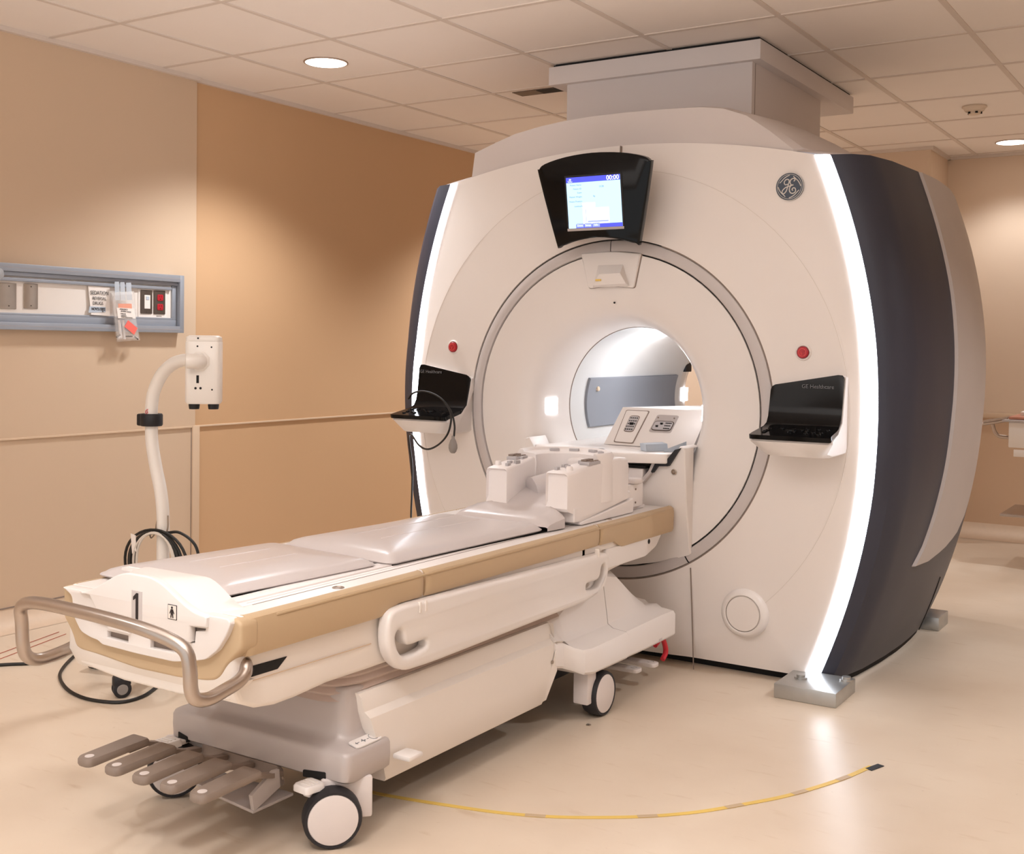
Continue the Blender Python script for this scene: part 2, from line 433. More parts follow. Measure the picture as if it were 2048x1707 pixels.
for sgn, nm in ((1, 'right'), (-1, 'left')):
    bm = B(); rows = []
    for z in zs:
        yf = yface((hw(z)-.002), z-Z0)
        a = Vector((X0+sgn*(hw(z)-.001), yf, z)); b = Vector((X0+sgn*(hw(z)+.047), yf+.018, z))
        rows.append([a+Vector((0, .02, 0)), a+Vector((0, -.004, 0)), (a*.7+b*.3)+Vector((0, -.006, 0)), (a*.3+b*.7)+Vector((0, -.006, 0)), b+Vector((0, -.002, 0)), b+Vector((0, .03, 0))])
    strip(bm, rows); obj('light_strip', bm, 'led', SC)
    bm = B(); rows = []
    for z in zs:
        f = z/zt
        row = []
        for t in TT:
            p = shell(z, t, sgn); p.z = z-(.05*t/1.1 if z == zs[-1] else .05*t/1.1*max(0, (f-.5)*2)) + (.06*max(0, .2-z)*t if z < .2 else 0); row.append(p)
        rows.append(row)
    strip(bm, rows)
    # turn-in at the bottom
    obj('side_panel', bm, 'dark', SC)
    # silver cover
    def yb(z):
        P = [(.43, .30), (.5, .35), (.6, .38), (.8, .42), (1.06, .45), (1.5, .47), (1.93, .44)]
        for (a, b), (c, d) in zip(P, P[1:]):
            if a <= z <= c: return b+(d-b)*(z-a)/(c-a)
        return P[-1][1]
    def ye(z):
        P = [(.43, .46), (.445, .58), (.47, .72), (.50, .82), (.54, .88), (.6, .92), (.8, .96), (1.06, 1.0), (1.5, 1.03), (1.93, 1.05)]
        for (a, b), (c, d) in zip(P, P[1:]):
            if a <= z <= c: return b+(d-b)*(z-a)/(c-a)
        return P[-1][1]
    bm = B(); rows = []
    zz = [.43, .445, .46, .48, .5]+[.5+(zt-.5)*k/24 for k in range(1, 25)]
    for z in zz:
        a, b = yb(z), ye(z); row = []
        for k in range(11):
            t = a+(b-a)*k/10
            ex = -.002 if k in (0, 10) else .012
            tt = t if k not in (1, 9) else (a+.006 if k == 1 else b-.01)
            p = shell(z, tt, sgn, ex); p.z = z-.05*t/1.1*max(0, (z/zt-.5)*2); row.append(p)
        rows.append(row)
    low = [Vector((p.x-sgn*.014, p.y, p.z-.004)) for p in rows[0]]
    strip(bm, [low]+rows); obj('side_cover', bm, 'silver', SC, label='silver grey side cover')
    # panel joint at lower rear
    bm = B(); tube(bm, [shell(z, .95-.12*(z-.035)/.3, sgn, .0005) for z in (.04, .12, .2, .26, .30)], .0018, 5); obj('panel_seam', bm, 'gap', SC)
# top cap and rear panel
bm = B(); rows = []
for t in TT:
    p = shell(zt, t, 1); w = p.x-X0; row = []
    for k in range(25):
        u = -1+2*k/24
        row.append((X0+u*w, p.y, zt-.05*t/1.1+(ztop(0)-zt)*(1-u*u)*(1 if t < .3 else 1)-.004))
    rows.append(row)
strip(bm, rows); obj('top_panel', bm, 'shroud', SC)
bm = B(); ys = 5.72; rows = []
out = [shell(z, 1.54, 1) for z in zs]; outl = [shell(z, 1.54, -1) for z in zs]
n = len(zs)
loopR = [(p.x, p.y, p.z) for p in outl+out[::-1]]
ringp = []
for p in loopR:
    th = math.atan2(p[2]-Z0, p[0]-X0); ringp.append((X0+.5*math.cos(th), 5.75, Z0+.5*math.sin(th)))
strip(bm, [loopR+[loopR[0]], ringp+[ringp[0]]]); obj('rear_panel', bm, 'white', SC)
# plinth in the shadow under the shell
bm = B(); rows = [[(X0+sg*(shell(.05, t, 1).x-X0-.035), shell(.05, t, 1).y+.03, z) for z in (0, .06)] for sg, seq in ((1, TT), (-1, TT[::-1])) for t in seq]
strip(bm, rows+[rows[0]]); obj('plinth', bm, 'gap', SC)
# grey top shroud
front = on2('y', 4.205, [(944, 353), (950, 306), (990, 286), (1030, 268), (1080, 253), (1128, 242), (1190, 232), (1250, 225), (1330, 218), (1400, 214), (1447, 217), (1493, 231), (1540, 262), (1586, 298)])
N = len(front)
def shr(y, grow, zd):
    o = []
    for k, (x, z) in enumerate(front):
        dx = x-X0
        if k >= 9:
            g = grow*(k-8)/5; x2 = x+g*1.0
            z2 = z+ (0 if k < 11 else .0) + zd
            o.append((x2, y, z2))
        else: o.append((x-(grow*.25 if k < 2 else grow*.12), y, z+zd))
    return o
loops = [front and [(x, 4.205, z) for x, z in front]+[(front[-1][0], 4.205, 1.90), (front[0][0], 4.205, 1.90)]]
for y, g, zd in ((4.23, .03, .006), (4.40, .10, .006), (4.62, .15, .003), (5.2, .17, -.02), (5.6, .14, -.08)):
    q = shr(y, g, zd); loops.append(q+[(q[-1][0], y, 1.84), (q[0][0], y, 1.84)])
bm = B(); loft(bm, loops); obj('top_shroud', bm, 'shroud', SC, sharp=28)
# -------- monitor
def mon(k, y): return None
pm = [(-.243, .150), (-.215, .170), (-.12, .190), (0, .198), (.12, .190), (.215, .170), (.243, .150), (.246, .125), (.186, -.140), (.170, -.158), (.10, -.140), (0, -.128), (-.10, -.140), (-.170, -.158), (-.186, -.140), (-.246, .125)]
pm = [tuple(p[:2]) for p in cat([(a, b, 0) for a, b in pm], 3, True)]
cen = Vector((X0+.0, 3.99, 1.80)); tilt = math.radians(9)
MR = Vector((1, 0, 0)); MU = Vector((0, -math.sin(tilt), math.cos(tilt))); MN = MR.cross(MU)  # normal towards -y
def mp_(u, v, d=0): return cen+MR*u+MU*v+MN*d
bm = B()
loft(bm, [[mp_(u*.97, v*.97+.0006, .004) for u, v in pm], [mp_(u, v, .0) for u, v in pm], [mp_(u, v, -.022) for u, v in pm], [mp_(u*.98, v*.98, -.030) for u, v in pm],
          [mp_(u*.55, v*.55, -.06) for u, v in pm], [mp_(u*.5, v*.5, -.2) for u, v in pm]])
mh = obj('monitor_housing', bm, 'black', SC, sharp=40)
SW, SH = .119, .099; sc0 = (.0, .01)
bm = B(); loft(bm, [[mp_(u, v, .0035) for u, v in ((-.128, -.098), (.128, -.098), (.128, .118), (-.128, .118))], [mp_(u, v, .0065) for u, v in ((-.126, -.096), (.126, -.096), (.126, .116), (-.126, .116))]])
obj('screen_bezel', bm, 'black_m', mh)
bm = B(); box(bm, -.5, .5, -.5, .5, -.5, .5)
for v in bm.verts: v.co = mp_(v.co.x*.25, -.0945+v.co.y*.010, .008+v.co.z*.004)
obj('lower_bezel', bm, 'silver', mh)
def scr(name, u0, u1, v0, v1, d, m):
    b = B(); q = [(-SW+2*SW*u, sc0[1]-SH+2*SH*v) for u, v in ((u0, v0), (u1, v0), (u1, v1), (u0, v1))]
    loft(b, [[mp_(u, v, d-.0004) for u, v in q], [mp_(u, v, d) for u, v in q]]); return obj(name, b, m, mh, smooth=False)
scr('screen', 0, 1, 0, 1, .0072, 'scr_bg')
scr('title_bar', 0, 1, .895, 1, .0078, 'scr_bar'); scr('status_bar', 0, 1, 0, .075, .0078, 'scr_bar')
scr('window', .28, .77, .075, .39, .0079, 'scr_w'); scr('window', .28, .52, .385, .495, .0082, 'scr_w')
scr('window_line', .37, .75, .11, .135, .0084, 'scr_g'); scr('window_line', .335, .342, .09, .36, .0084, 'scr_g')
scr('tab', .0, .14, .0, .09, .0082, 'scr_bg'); 
for k in range(3): scr('tab', .15+.15*k, .285+.15*k, .012, .09, .0082, 'scr_g')
def scrt(s, u, v, size, m, al='RIGHT', bold=0):
    b = B(); text(b, s, mp_(-SW+2*SW*u, sc0[1]-SH+2*SH*v, .0086), MR, MU, size, .0002, al, bold); return obj('screen_text', b, m, mh, smooth=False)
scrt('00:00', .985, .945, .025, 'scr_w', bold=.0003)
for s, v in (('Patient Name', .845), ('Patient ID', .77), ('Exam', .695), ('Patient Weight', .615), ('Patient Position', .525), ('Landmark', .43)): scrt(s, .285, v, .0092, 'scr_txt')
scrt('DOB', .7, .79, .0095, 'scr_txt'); scrt('kg', .53, .615, .0095, 'scr_txt')
bm = B()
for q in ([(.04, .935), (.04, .915), (.115, .915), (.115, .92)], [(.078, .92), (.078, .97)], [(.055, .95), (.078, .972), (.10, .95)]):
    tube(bm, [mp_(-SW+2*SW*u, sc0[1]-SH+2*SH*v, .0084) for u, v in q], .0012, 5)
obj('screen_icon', bm, 'scr_w', mh)
bm = B()
for s, u in (('Done', .217), ('Setup', .367), ('Info', .517)): text(bm, s, mp_(-SW+2*SW*u, sc0[1]-SH+2*SH*.05, .0087), MR, MU, .011, .0002, 'CENTER')
obj('screen_text', bm, 'scr_w', mh, smooth=False)
# -------- camera cover below the ring top
tr = on2('y', 4.143, [(1163, 508), (1220, 502), (1282, 507), (1268, 576), (1222, 571), (1178, 577)])
tr = rpoly(tr, [.004, .1, .004, .012, .1, .012], 5)
bm = B(); plate(bm, [(X0-.003+(x-X0+.003)*1.03, 1.56+(z-1.56)*1.02) for x, z in tr], 'y', 4.1475, 4.156, .001); gp = obj('camera_cover_gap', bm, 'seam', SC)
bm = B(); plate(bm, tr, 'y', 4.138, 4.158, .004)
A = on2('y', 4.13, [(1195, 525), (1250, 523), (1248, 572), (1185, 574)])
top_ = [(x, 4.139, z) for x, z in on2('y', 4.139, [(1196, 530), (1246, 528), (1258, 572), (1186, 575)])]
bot_ = [(x, 4.105, z) for x, z in on2('y', 4.105, [(1198, 548), (1240, 546), (1252, 567), (1186, 570)])]
loft(bm, [top_, bot_]); cc = obj('camera_cover', bm, 'white2', SC, sharp=40)
bm = B(); box(bm, X0-.055, X0-.03, 4.101, 4.108, 1.508, 1.516, .001); obj('warning_sticker', bm, 'yellow', cc)
bm = B(); lathe(bm, (X0-.0+.008, 4.149, 1.423), 'y', [(.004, .002), (.004, -.0015), (0, -.0015)], 10); obj('small_sensor', bm, 'gap', SC)
# -------- badge
lc = Vector((-1.474, 0, 1.846)); lc.y = yface(lc.x-X0, lc.z-Z0)
NB = Vector((.03, -1, .05)).normalized(); BU = (Vector((0, 0, 1))-NB*NB.z).normalized(); BR = BU.cross(NB)
BR = Vector((1, 0, 0))-NB*NB.x; BR.normalize()
def bp_(u, v, d): return lc+BR*u+BU*v+NB*d
bm = B(); loft(bm, [[bp_(.052*math.cos(t*PI/24), .052*math.sin(t*PI/24), d) for t in range(48)] for d in (-.012, .006)])
bd = obj('logo_badge', bm, 'navy', SC, sharp=40)
bm = B(); tube(bm, [bp_(.0455*math.cos(t*PI/24), .0455*math.sin(t*PI/24), .0062) for t in range(48)], .0008, 6, True)
tube(bm, [bp_(.0515*math.cos(t*PI/24), .0515*math.sin(t*PI/24), .0055) for t in range(48)], .0012, 6, True)
for q in range(4):
    a = q*PI/2+.25
    pts = [bp_(r*.001*math.cos(a+t), r*.001*math.sin(a+t), .0063) for t, r in ((-.25, 42.5), (0, 39.5), (.3, 37.5), (.62, 36.5), (.85, 38), (.95, 40))]
    tube(bm, cat(pts, 4), .0016, 6)
def strokes(lst, r):
    for st in lst: tube(bm, cat([bp_(u*.046-.0005, v*.046-.001, .0065) for u, v in st], 5), r, 6)
strokes([[(-.12, .22), (-.32, .18), (-.42, .36), (-.3, .58), (-.1, .6), (-.02, .45), (-.1, .1), (-.22, -.3), (-.4, -.52), (-.56, -.5), (-.54, -.28), (-.3, -.05), (.0, .05), (.12, .12)],
         [(.36, .42), (.46, .55), (.36, .66), (.14, .58), (.06, .36), (.16, .16), (.34, .14)],
         [(.34, .14), (.12, .06), (.02, -.2), (.1, -.46), (.32, -.54), (.52, -.4), (.5, -.16), (.34, -.1), (.24, -.22), (.32, -.32)]], .0020)
obj('logo_lettering', bm, 'badge_w', bd)
# -------- emergency stop buttons
for sx in (1, -1):
    bx_ = X0+sx*.787; bz = 1.235; by = yface(sx*.787, bz-Z0)
    bm = B(); lathe(bm, (bx_, by, bz), 'y', [(.031, .004), (.030, -.004), (.027, -.007), (.024, -.006), (.022, .002)], 32)
    r_ = obj('stop_button_rim', bm, 'white', SC)
    bm = B(); lathe(bm, (bx_, by, bz), 'y', [(.0215, .004), (.0215, -.010), (.019, -.0135), (.0, -.0145)], 28); b_ = obj('stop_button', bm, 'red', r_)
    bm = B(); tube(bm, [(bx_+.014*math.cos(t*PI/12), by-.0145, bz+.014*math.sin(t*PI/12)) for t in range(24)], .0007, 5, True)
    tube(bm, [(bx_-.009, by-.0148, bz+.006), (bx_+.009, by-.0148, bz+.006), (bx_, by-.0148, bz-.009)], .0007, 5, True)
    tube(bm, [(bx_-.005, by-.0148, bz+.003), (bx_+.005, by-.0148, bz+.003), (bx_, by-.0148, bz-.005)], .0006, 5, True)
    obj('stop_symbol', bm, 'pink', r_)
# -------- round port cover
pc = Vector((X0+.578, 0, .246)); pc.y = yface(.578, pc.z-Z0)
bm = B(); lathe(bm, pc, 'y', [(.094, .01), (.093, -.004), (.088, -.016), (.080, -.024), (.072, -.026), (.068, -.022)], 48); po = obj('port_bezel', bm, 'white2', SC)
bm = B(); lathe(bm, pc, 'y', [(.0690, -.018), (.0660, -.0185)], 48); obj('port_gap', bm, 'seam', po)
bm = B(); lathe(bm, pc, 'y', [(.0665, -.010), (.0665, -.021), (.064, -.024), (0, -.026)], 48); obj('port_cover', bm, 'white', po)
# -------- control consoles
def console(sx):
    xi, xo = .678, .948       # inner and outer offsets from the bore axis
    def P(u, y, z): return Vector((X0+sx*(xi+(xo-xi)*u), y, z))
    # side profile of the black sheet: (y, z) from top of the upright to the front lip
    def prof(u):
        t = 1.113+.047*u
        return [(4.125, t), (4.120, t-.02), (4.108, 1.04), (4.098, 1.0), (4.083, .978), (4.06, .966), (4.03, .960), (3.96, .948), (3.925, .942)]
    bm = B()
    top = []; 
    US = [0, .02, .06, .3, .6, .92, .98, 1]
    for u in US:
        e = .008 if u in (0, 1) else (.003 if u in (.02, .98) else 0)
        pr_ = prof(u); row = [P(u, y, z) for y, z in pr_]
        if u == 0: row[-1] += Vector((0, .012, 0)); row[0] += Vector((0, 0, -.012))
        if u == .02: row[-1] += Vector((0, .004, 0)); row[0] += Vector((0, 0, -.004))
        if u == 1: row[-1] += Vector((0, .012, 0)); row[0] += Vector((0, 0, -.012))
        if u == .98: row[-1] += Vector((0, .004, 0)); row[0] += Vector((0, 0, -.004))
        # widen tray towards its front
        for k in range(5, 9): row[k].x += sx*(.014 if u > .5 else -.010)*(k-4)/4
        top.append(row)
    bot = [[p+Vector((0, .012, -.006)) if k < 4 else p+Vector((0, .004, -.016)) for k, p in enumerate(r)] for r in top]
    T_ = [[bm.verts.new(p) for p in r] for r in top]; U_ = [[bm.verts.new(p) for p in r] for r in bot]
    nU, nV = len(T_), len(T_[0])
    for i in range(nU-1):
        for j in range(nV-1):
            bm.faces.new((T_[i][j], T_[i+1][j], T_[i+1][j+1], T_[i][j+1])); bm.faces.new((U_[i][j], U_[i][j+1], U_[i+1][j+1], U_[i+1][j]))
    for i in range(nU-1):
        for j in (0, nV-1): bm.faces.new((T_[i][j], U_[i][j], U_[i+1][j], T_[i+1][j]))
    for j in range(nV-1):
        for i in (0, nU-1): bm.faces.new((T_[i][j], T_[i][j+1], U_[i][j+1], U_[i][j]))
    # white base under it
    b2 = B(); loops = []
    for u in (-.015, .03, .12, .5, .88, .97, 1.015):
        q = prof(min(1, max(0, u)))
        ins = {-.015: .03, .03: .008, .97: .008, 1.015: .03}.get(u, 0)
        loops.append([P(u, 4.19, q[0][1]-.003-ins*.3), P(u, q[0][0]+.012, q[0][1]-.004-ins*.3), P(u, 4.104, .985), P(u, 4.06, .951), P(u, 3.945+ins*.5, .930), P(u, 3.94+ins*.5, .918), P(u, 3.97+ins, .868+ins*.4), P(u, 4.06, .860+ins*.3), P(u, 4.19, .868+ins*.3)])
        for v in loops[-1][4:6]: v.x += sx*(.012 if u > .5 else -.008)
        for v in loops[-1][6:8]: v.x += sx*(-.02 if u > .5 else .03)
    loft(b2, loops)
    base = obj('control_console', b2, 'white2', SC, sharp=45)
    pn = obj('console_panel', bm, 'black', base, sharp=50)
    tb = B(); text(tb, 'GE Healthcare', P(.44 if sx > 0 else .97, 4.1155, 1.112 if sx > 0 else 1.125), (1, 0, 0), (0, -.05, 1), .020, .0004); obj('console_text', tb, 'txt_grey', base, smooth=False)
    kb = B(); lathe(kb, P(.12, 3.985, .953), 'z', [(.0085, -.003), (.0085, .002), (.007, .0035), (0, .004)], 14); key = obj('console_key', kb, 'black', base)
    def zt_(y): return .960+(y-4.03)*.17
    spots = [(.14, 4.025), (.13, 4.0), (.12, 3.972), (.30, 4.03), (.42, 3.995), (.46, 4.03), (.50, 4.0), (.58, 4.02), (.64, 4.035), (.66, 4.005), (.68, 3.975), (.78, 4.04), (.86, 3.99), (.86, 3.965), (.9, 4.035), (.76, 3.99)]
    for u, y in spots:
        d = P(u, y, zt_(y))-P(.12, 3.985, .953); copyto(key, d, base)
    kb = B(); lathe(kb, P(.44, 4.012, .958), 'z', [(.022, -.003), (.022, .001), (.019, .003), (.014, .0005), (0, .0005)], 24); obj('console_dial', kb, 'black', base)
console(1); console(-1)
# -------- bore furniture: lights, pad
def patch(name, r, y0, y1, z0, z1, m, thick=.006, sx=-1, rf=None):
    b = B(); rows_o = []; rows_i = []
    for k in range(13):
        z = z0+(z1-z0)*k/12; ro = []; ri = []
        for j in range(9):
            y = y0+(y1-y0)*j/8; R = rf(y) if rf else r
            th = math.asin((z-Z0)/R)
            ro.append((X0+sx*R*math.cos(th), y, Z0+R*math.sin(th))); R -= thick
            ri.append((X0+sx*R*math.cos(th), y, Z0+R*math.sin(th)))
        rows_o.append(ro); rows_i.append(ri)
    strip(b, rows_i); strip(b, rows_o); strip(b, [[r[0] for r in rows_o], [r[0] for r in rows_i]]); strip(b, [[r[-1] for r in rows_o], [r[-1] for r in rows_i]]); strip(b, [rows_o[0], rows_i[0]]); strip(b, [rows_o[-1], rows_i[-1]])
    return obj(name, b, m, SC)
def flare(y): 
    P = [(4.15, .50), (4.172, .40), (4.195, .38), (4.23, .363), (4.28, .35), (4.34, .342), (4.40, .337)]
    for (a, b), (c, d) in zip(P, P[1:]):
        if a <= y <= c: return b+(d-b)*(y-a)/(c-a)
    return .337
patch('bore_light', 0, 4.235, 4.305, .958, 1.022, 'led2', .005, -1, flare)
patch('bore_light', 0, 4.235, 4.305, .958, 1.022, 'led2', .005, 1, flare)
patch('bore_light', .345, 5.60, 5.68, .965, 1.035, 'led2', .01, -1, lambda y: .345+.2*(y-5.6))
pad = patch('wall_pad', .337, 4.535, 5.46, .885, 1.107, 'pad_grey', .012)
bm = B(); lathe(bm, (X0-.317, 4.62, 1.055), 'x', [(.011, -.004), (.011, .004), (.008, .007), (0, .007)], 16); obj('pad_button', bm, 'cove', pad)
bm = B(); box(bm, X0-.33, X0-.295, 5.53, 5.60, 1.12, 1.19, .004); obj('bore_speaker', bm, 'black_m', SC)
# -------- pedestal arms either side of the table and bridge in the bore
def arm_y(z):
    P = [(.40, 4.152), (.46, 4.138), (.60, 4.105), (.80, 4.075), (.88, 4.068)]
    for (a, b), (c, d) in zip(P, P[1:]):
        if a <= z <= c: return b+(d-b)*(z-a)/(c-a)
    return 4.15
for sx in (1, -1):
    pts = [(.358, .405), (.360, .864), (.305, .866), (.272, .835), (.262, .79), (.225, .788), (.18, .735), (.10, .69), (.0, .68), (.0, .39)]
    rows = []
    bm = B()
    xs = [0, .06, .10, .14, .18, .21, .235, .25, .298, .325, .338, .356, .36]
    tops = [.68, .684, .692, .703, .728, .750, .772, .79, .792, .845, .866, .862, .858]
    bots = [.375, .376, .378, .385, .392, .399, .406, .409, .424, .434, .438, .445, .45]
    fr = []
    for x, t, bt in zip(xs, tops, bots):
        row = []
        for k in range(9):
            z = bt+(t-bt)*k/8
            row.append((X0+sx*x, arm_y(z)+(.004 if x > .357 else 0)+(.003 if k == 8 else 0), z))
        row += [(X0+sx*x, arm_y(t)+.012, t+.003), (X0+sx*x, 4.2, t+.003)]
        fr.append(row)
    fr.append([(X0+sx*.362, max(y, 4.15) if k > 0 else y, z) for k, (x, y, z) in enumerate(fr[-1])])
    strip(bm, fr)
    ar = obj('pedestal_arm', bm, 'white2', SC, sharp=35)
    if sx > 0:
        bm = B(); lathe(bm, (X0+.314, arm_y(.77)-.002, .77), 'y', [(.011, .004), (.011, -.002), (.008, -.003), (.005, .001), (0, .001)], 16); obj('lock_screw', bm, 'plate', ar)
        bm = B(); plate(bm, on2('y', 4.066, [(1306, 921), (1313, 925), (1304, 944), (1287, 964), (1259, 979), (1256, 974), (1280, 961), (1297, 941)]), 'y', 4.062, 4.12, .003); obj('edge_trim', bm, 'grey_ring', ar)
        bm = B(); plate(bm, on2('y', 4.064, [(1350, 899), (1361, 896), (1341, 926), (1336, 932), (1315, 932), (1305, 945), (1302, 943), (1312, 923), (1331, 922)]), 'y', 4.061, 4.11, .0005); obj('arm_gap', bm, 'black_m', ar)
# bridge deck
bm = B()
dk = rpoly([(X0-.34, 4.10), (X0-.24, 4.05), (X0+.02, 3.985), (X0+.15, 3.995), (X0+.30, 4.055), (X0+.285, 4.20), (X0+.29, 5.55), (X0-.29, 5.55), (X0-.30, 4.2)], .03)
plate(bm, dk, 'z', .800, .838, .006); br = obj('bridge_deck', bm, 'white2', SC, sharp=40)
bm = B(); box(bm, X0-.10, X0+.08, 4.035, 4.06, .772, .800, .004); box(bm, X0+.0, X0+.19, 4.06, 4.12, .72, .775, .006); obj('bridge_block', bm, 'coil', br)
bm = B(); lathe(bm, (X0+.0, 4.055, .835), 'z', [(.024, -.02), (.024, .004), (.019, .006), (.017, .0)], 20); obj('bridge_socket', bm, 'black_m', br)
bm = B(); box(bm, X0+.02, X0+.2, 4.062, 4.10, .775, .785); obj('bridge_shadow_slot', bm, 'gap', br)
bm = B(); lathe(bm, (X0+.13, 4.05, .825), 'y', [(.010, .01), (.010, -.012), (.007, -.014), (0, -.014)], 14); obj('bridge_roller', bm, 'white', br)
# feet
def foot(x0, x1, y0, y1, h, bolts):
    bm = B(); box(bm, x0, x1, y0, y1, 0, h, .003)
    ft = obj('mounting_foot', bm, 'alu', SC, sharp=40)
    for bx_, by_ in bolts:
        b = B(); lathe(b, (bx_, by_, h), 'z', [(.024, -.002), (.024, .006), (.016, .007), (.016, .014), (0, .016)], 12); obj('bolt', b, 'alu', ft)
foot(-1.43, -1.205, 3.985, 4.215, .052, ((-1.37, 4.10), (-1.225, 4.17)))
foot(X0-.985, X0-.76, 3.985, 4.215, .052, ((X0-.82, 4.10),))
foot(-1.25, -1.165, 5.35, 5.53, .06, ())

# ------------------------------------------------------------------ duct through the ceiling
DU = thing('ceiling_duct', 'boxy pale grey duct rising from scanner top to a wide ceiling collar', 'duct', (-2.25, 5.2, 2.2))
bm = B(); box(bm, -2.826, -1.79, 4.68, 6.01, 2.462, 2.546, .003); obj('collar', bm, 'duct', DU)
bm = B(); box(bm, -2.81, -1.805, 4.70, 5.99, 2.546, 2.5605); obj('collar_gap', bm, 'gap', DU)
bm = B(); box(bm, -2.743, -1.836, 4.71, 5.62, 2.05, 2.464, .002); obj('duct_box', bm, 'duct', DU)
bm = B(); box(bm, -1.837, -1.8345, 4.742, 4.745, 2.2, 2.46); obj('duct_seam', bm, 'seam', DU)

# ------------------------------------------------------------------ patient table
TB = thing('patient_table', 'white wheeled MRI patient table with beige bumpers and steel push handle', 'patient table', (X0, 2.9, 0))
YN, YF = 1.84, 4.08
# deck
bm = B(); box(bm, X0-.30, X0+.30, YN, 4.06, .60, .636, .008, 3); dkk = obj('deck', bm, 'white2', TB)
bm = B(); box(bm, X0-.232, X0+.232, YN+.06, 3.98, .628, .6372, .001); obj('deck_channel', bm, 'coil', TB)
bm = B(); loft(bm, [[(x, y, z) for x, y in ((-2.075, 1.95), (-2.036, 1.95), (-1.995, 2.48), (-1.945, 3.36), (-1.985, 3.36), (-2.03, 2.48))] for z in (.6365, .6379)]); obj('mattress_gap_shade', bm, 'gap', TB)  # black strip paints the shade in the gap under the mattress edge
bm = B(); box(bm, X0+.155, X0+.20, YN+.05, 2.5, .630, .642, .003); obj('cradle_edge', bm, 'coil', TB); bm = B(); box(bm, X0-.225, X0+.222, 3.74, 4.02, .632, .645, .003); obj('cradle_edge', bm, 'coil', TB)
for sx in (1, -1):
    bm = B(); box(bm, X0+sx*.233-.0012, X0+sx*.233+.0012, YN+.10, 3.98, .6355, .6366); obj('deck_line', bm, 'seam', TB)
    bm = B(); box(bm, X0+sx*.215-.001, X0+sx*.215+.001, YN+.10, 3.72, .6365, .6377); obj('deck_line', bm, 'grey_ring', TB)
for x, y in ((X0+.268, 2.20), (X0+.268, 3.63), (X0-.268, 2.20), (X0-.268, 3.63)):
    bm = B(); lathe(bm, (x, y, .636), 'z', [(.016, -.001), (.015, .002), (.011, .0025), (.009, .0005), (0, .0005)], 20); obj('deck_fastener', bm, 'steel', TB)
# bumpers each side: three lengths
def bumper(sx, y0, y1, zlow):
    xo = X0+sx*.315; xi = X0+sx*.292
    bm = B(); loops = []
    n = max(6, int((y1-y0)/.03)); ysl = [y0, y0+.006, y0+.02]+[y0+.02+(y1-y0-.04)*k/n for k in range(1, n)]+[y1-.02, y1-.006, y1]
    for i, y in enumerate(ysl):
        e = .006 if i in (0, len(ysl)-1) else (.001 if i in (1, len(ysl)-2) else 0); zl = zlow(y)
        prof = [(xi, .637), (X0+sx*.303, .636), (X0+sx*.312, .630), (xo, .618), (xo, .60), (X0+sx*.314, zl+.012), (X0+sx*.309, zl), (xi, zl)]
        loops.append([(x-sx*e, y, z) for x, z in prof])
    loft(bm, loops); return obj('bumper', bm, 'beige', TB, sharp=40)
def sst(y, a, b):
    t = min(1, max(0, (y-a)/(b-a))); return t*t*(3-2*t)
for sx in (1, -1):
    bumper(sx, 1.85, 2.498, lambda y: .545+.023*sst(y, 2.32, 2.40)); bumper(sx, 2.508, 3.490, lambda y: .567)
    bumper(sx, 3.500, 4.09, lambda y: .566-.026*sst(y, 3.60, 3.66))
    bm = B(); box(bm, X0+sx*.314-.001, X0+sx*.314+.002, 1.935, 4.0, .624, .629, .0005); obj('bumper_groove', bm, 'beige', TB)
    bm = B(); box(bm, X0+sx*.290, X0+sx*.300, 1.86, 4.06, .545, .60); obj('side_backing', bm, 'cream', TB)
# white under-body
def body_prof(o=0):
    return [(1.83, .60), (1.825, .48), (1.85, .435), (1.90, .413), (1.96, .405), (2.03, .406), (2.14, .414), (2.3, .412), (3.0, .415), (3.45, .44), (3.66, .462), (3.9, .475), (4.0, .53), (4.04, .60)]
bm = B(); plate(bm, [tuple(p[:2]) for p in body_prof()], 'x', X0-.29, X0+.29, .012)
bd_ = obj('under_body', bm, 'cream', TB, sharp=35)
sl = on2('x', X0+.2915, [(502, 1332), (574, 1312), (555, 1337), (503, 1353)])
for sx in (1, -1):
    bm = B(); plate(bm, sl, 'x', X0+sx*.289, X0+sx*.2925, .0005); obj('handle_slot', bm, 'gap', bd_)
bm = B(); tube(bm, [(X0+.2925, 1.87, .482), (X0+.2925, 2.3, .478)], .0012, 5); obj('body_seam', bm, 'trim', bd_)
# far neck plate under third bumper
for sx in (1, -1):
    bm = B(); plate(bm, rpoly([(3.55, .475), (3.86, .475), (3.95, .50), (4.0, .545), (3.55, .545)], .015), 'x', X0+sx*.288, X0+sx*.306, .004)
    nk = obj('neck_plate', bm, 'white2', TB)
    bm = B(); lathe(bm, (X0+sx*.3055, 3.885, .527), 'x', [(.009, -.001), (.009, .0015), (0, .0015)], 14); obj('plug', bm, 'gap', nk)
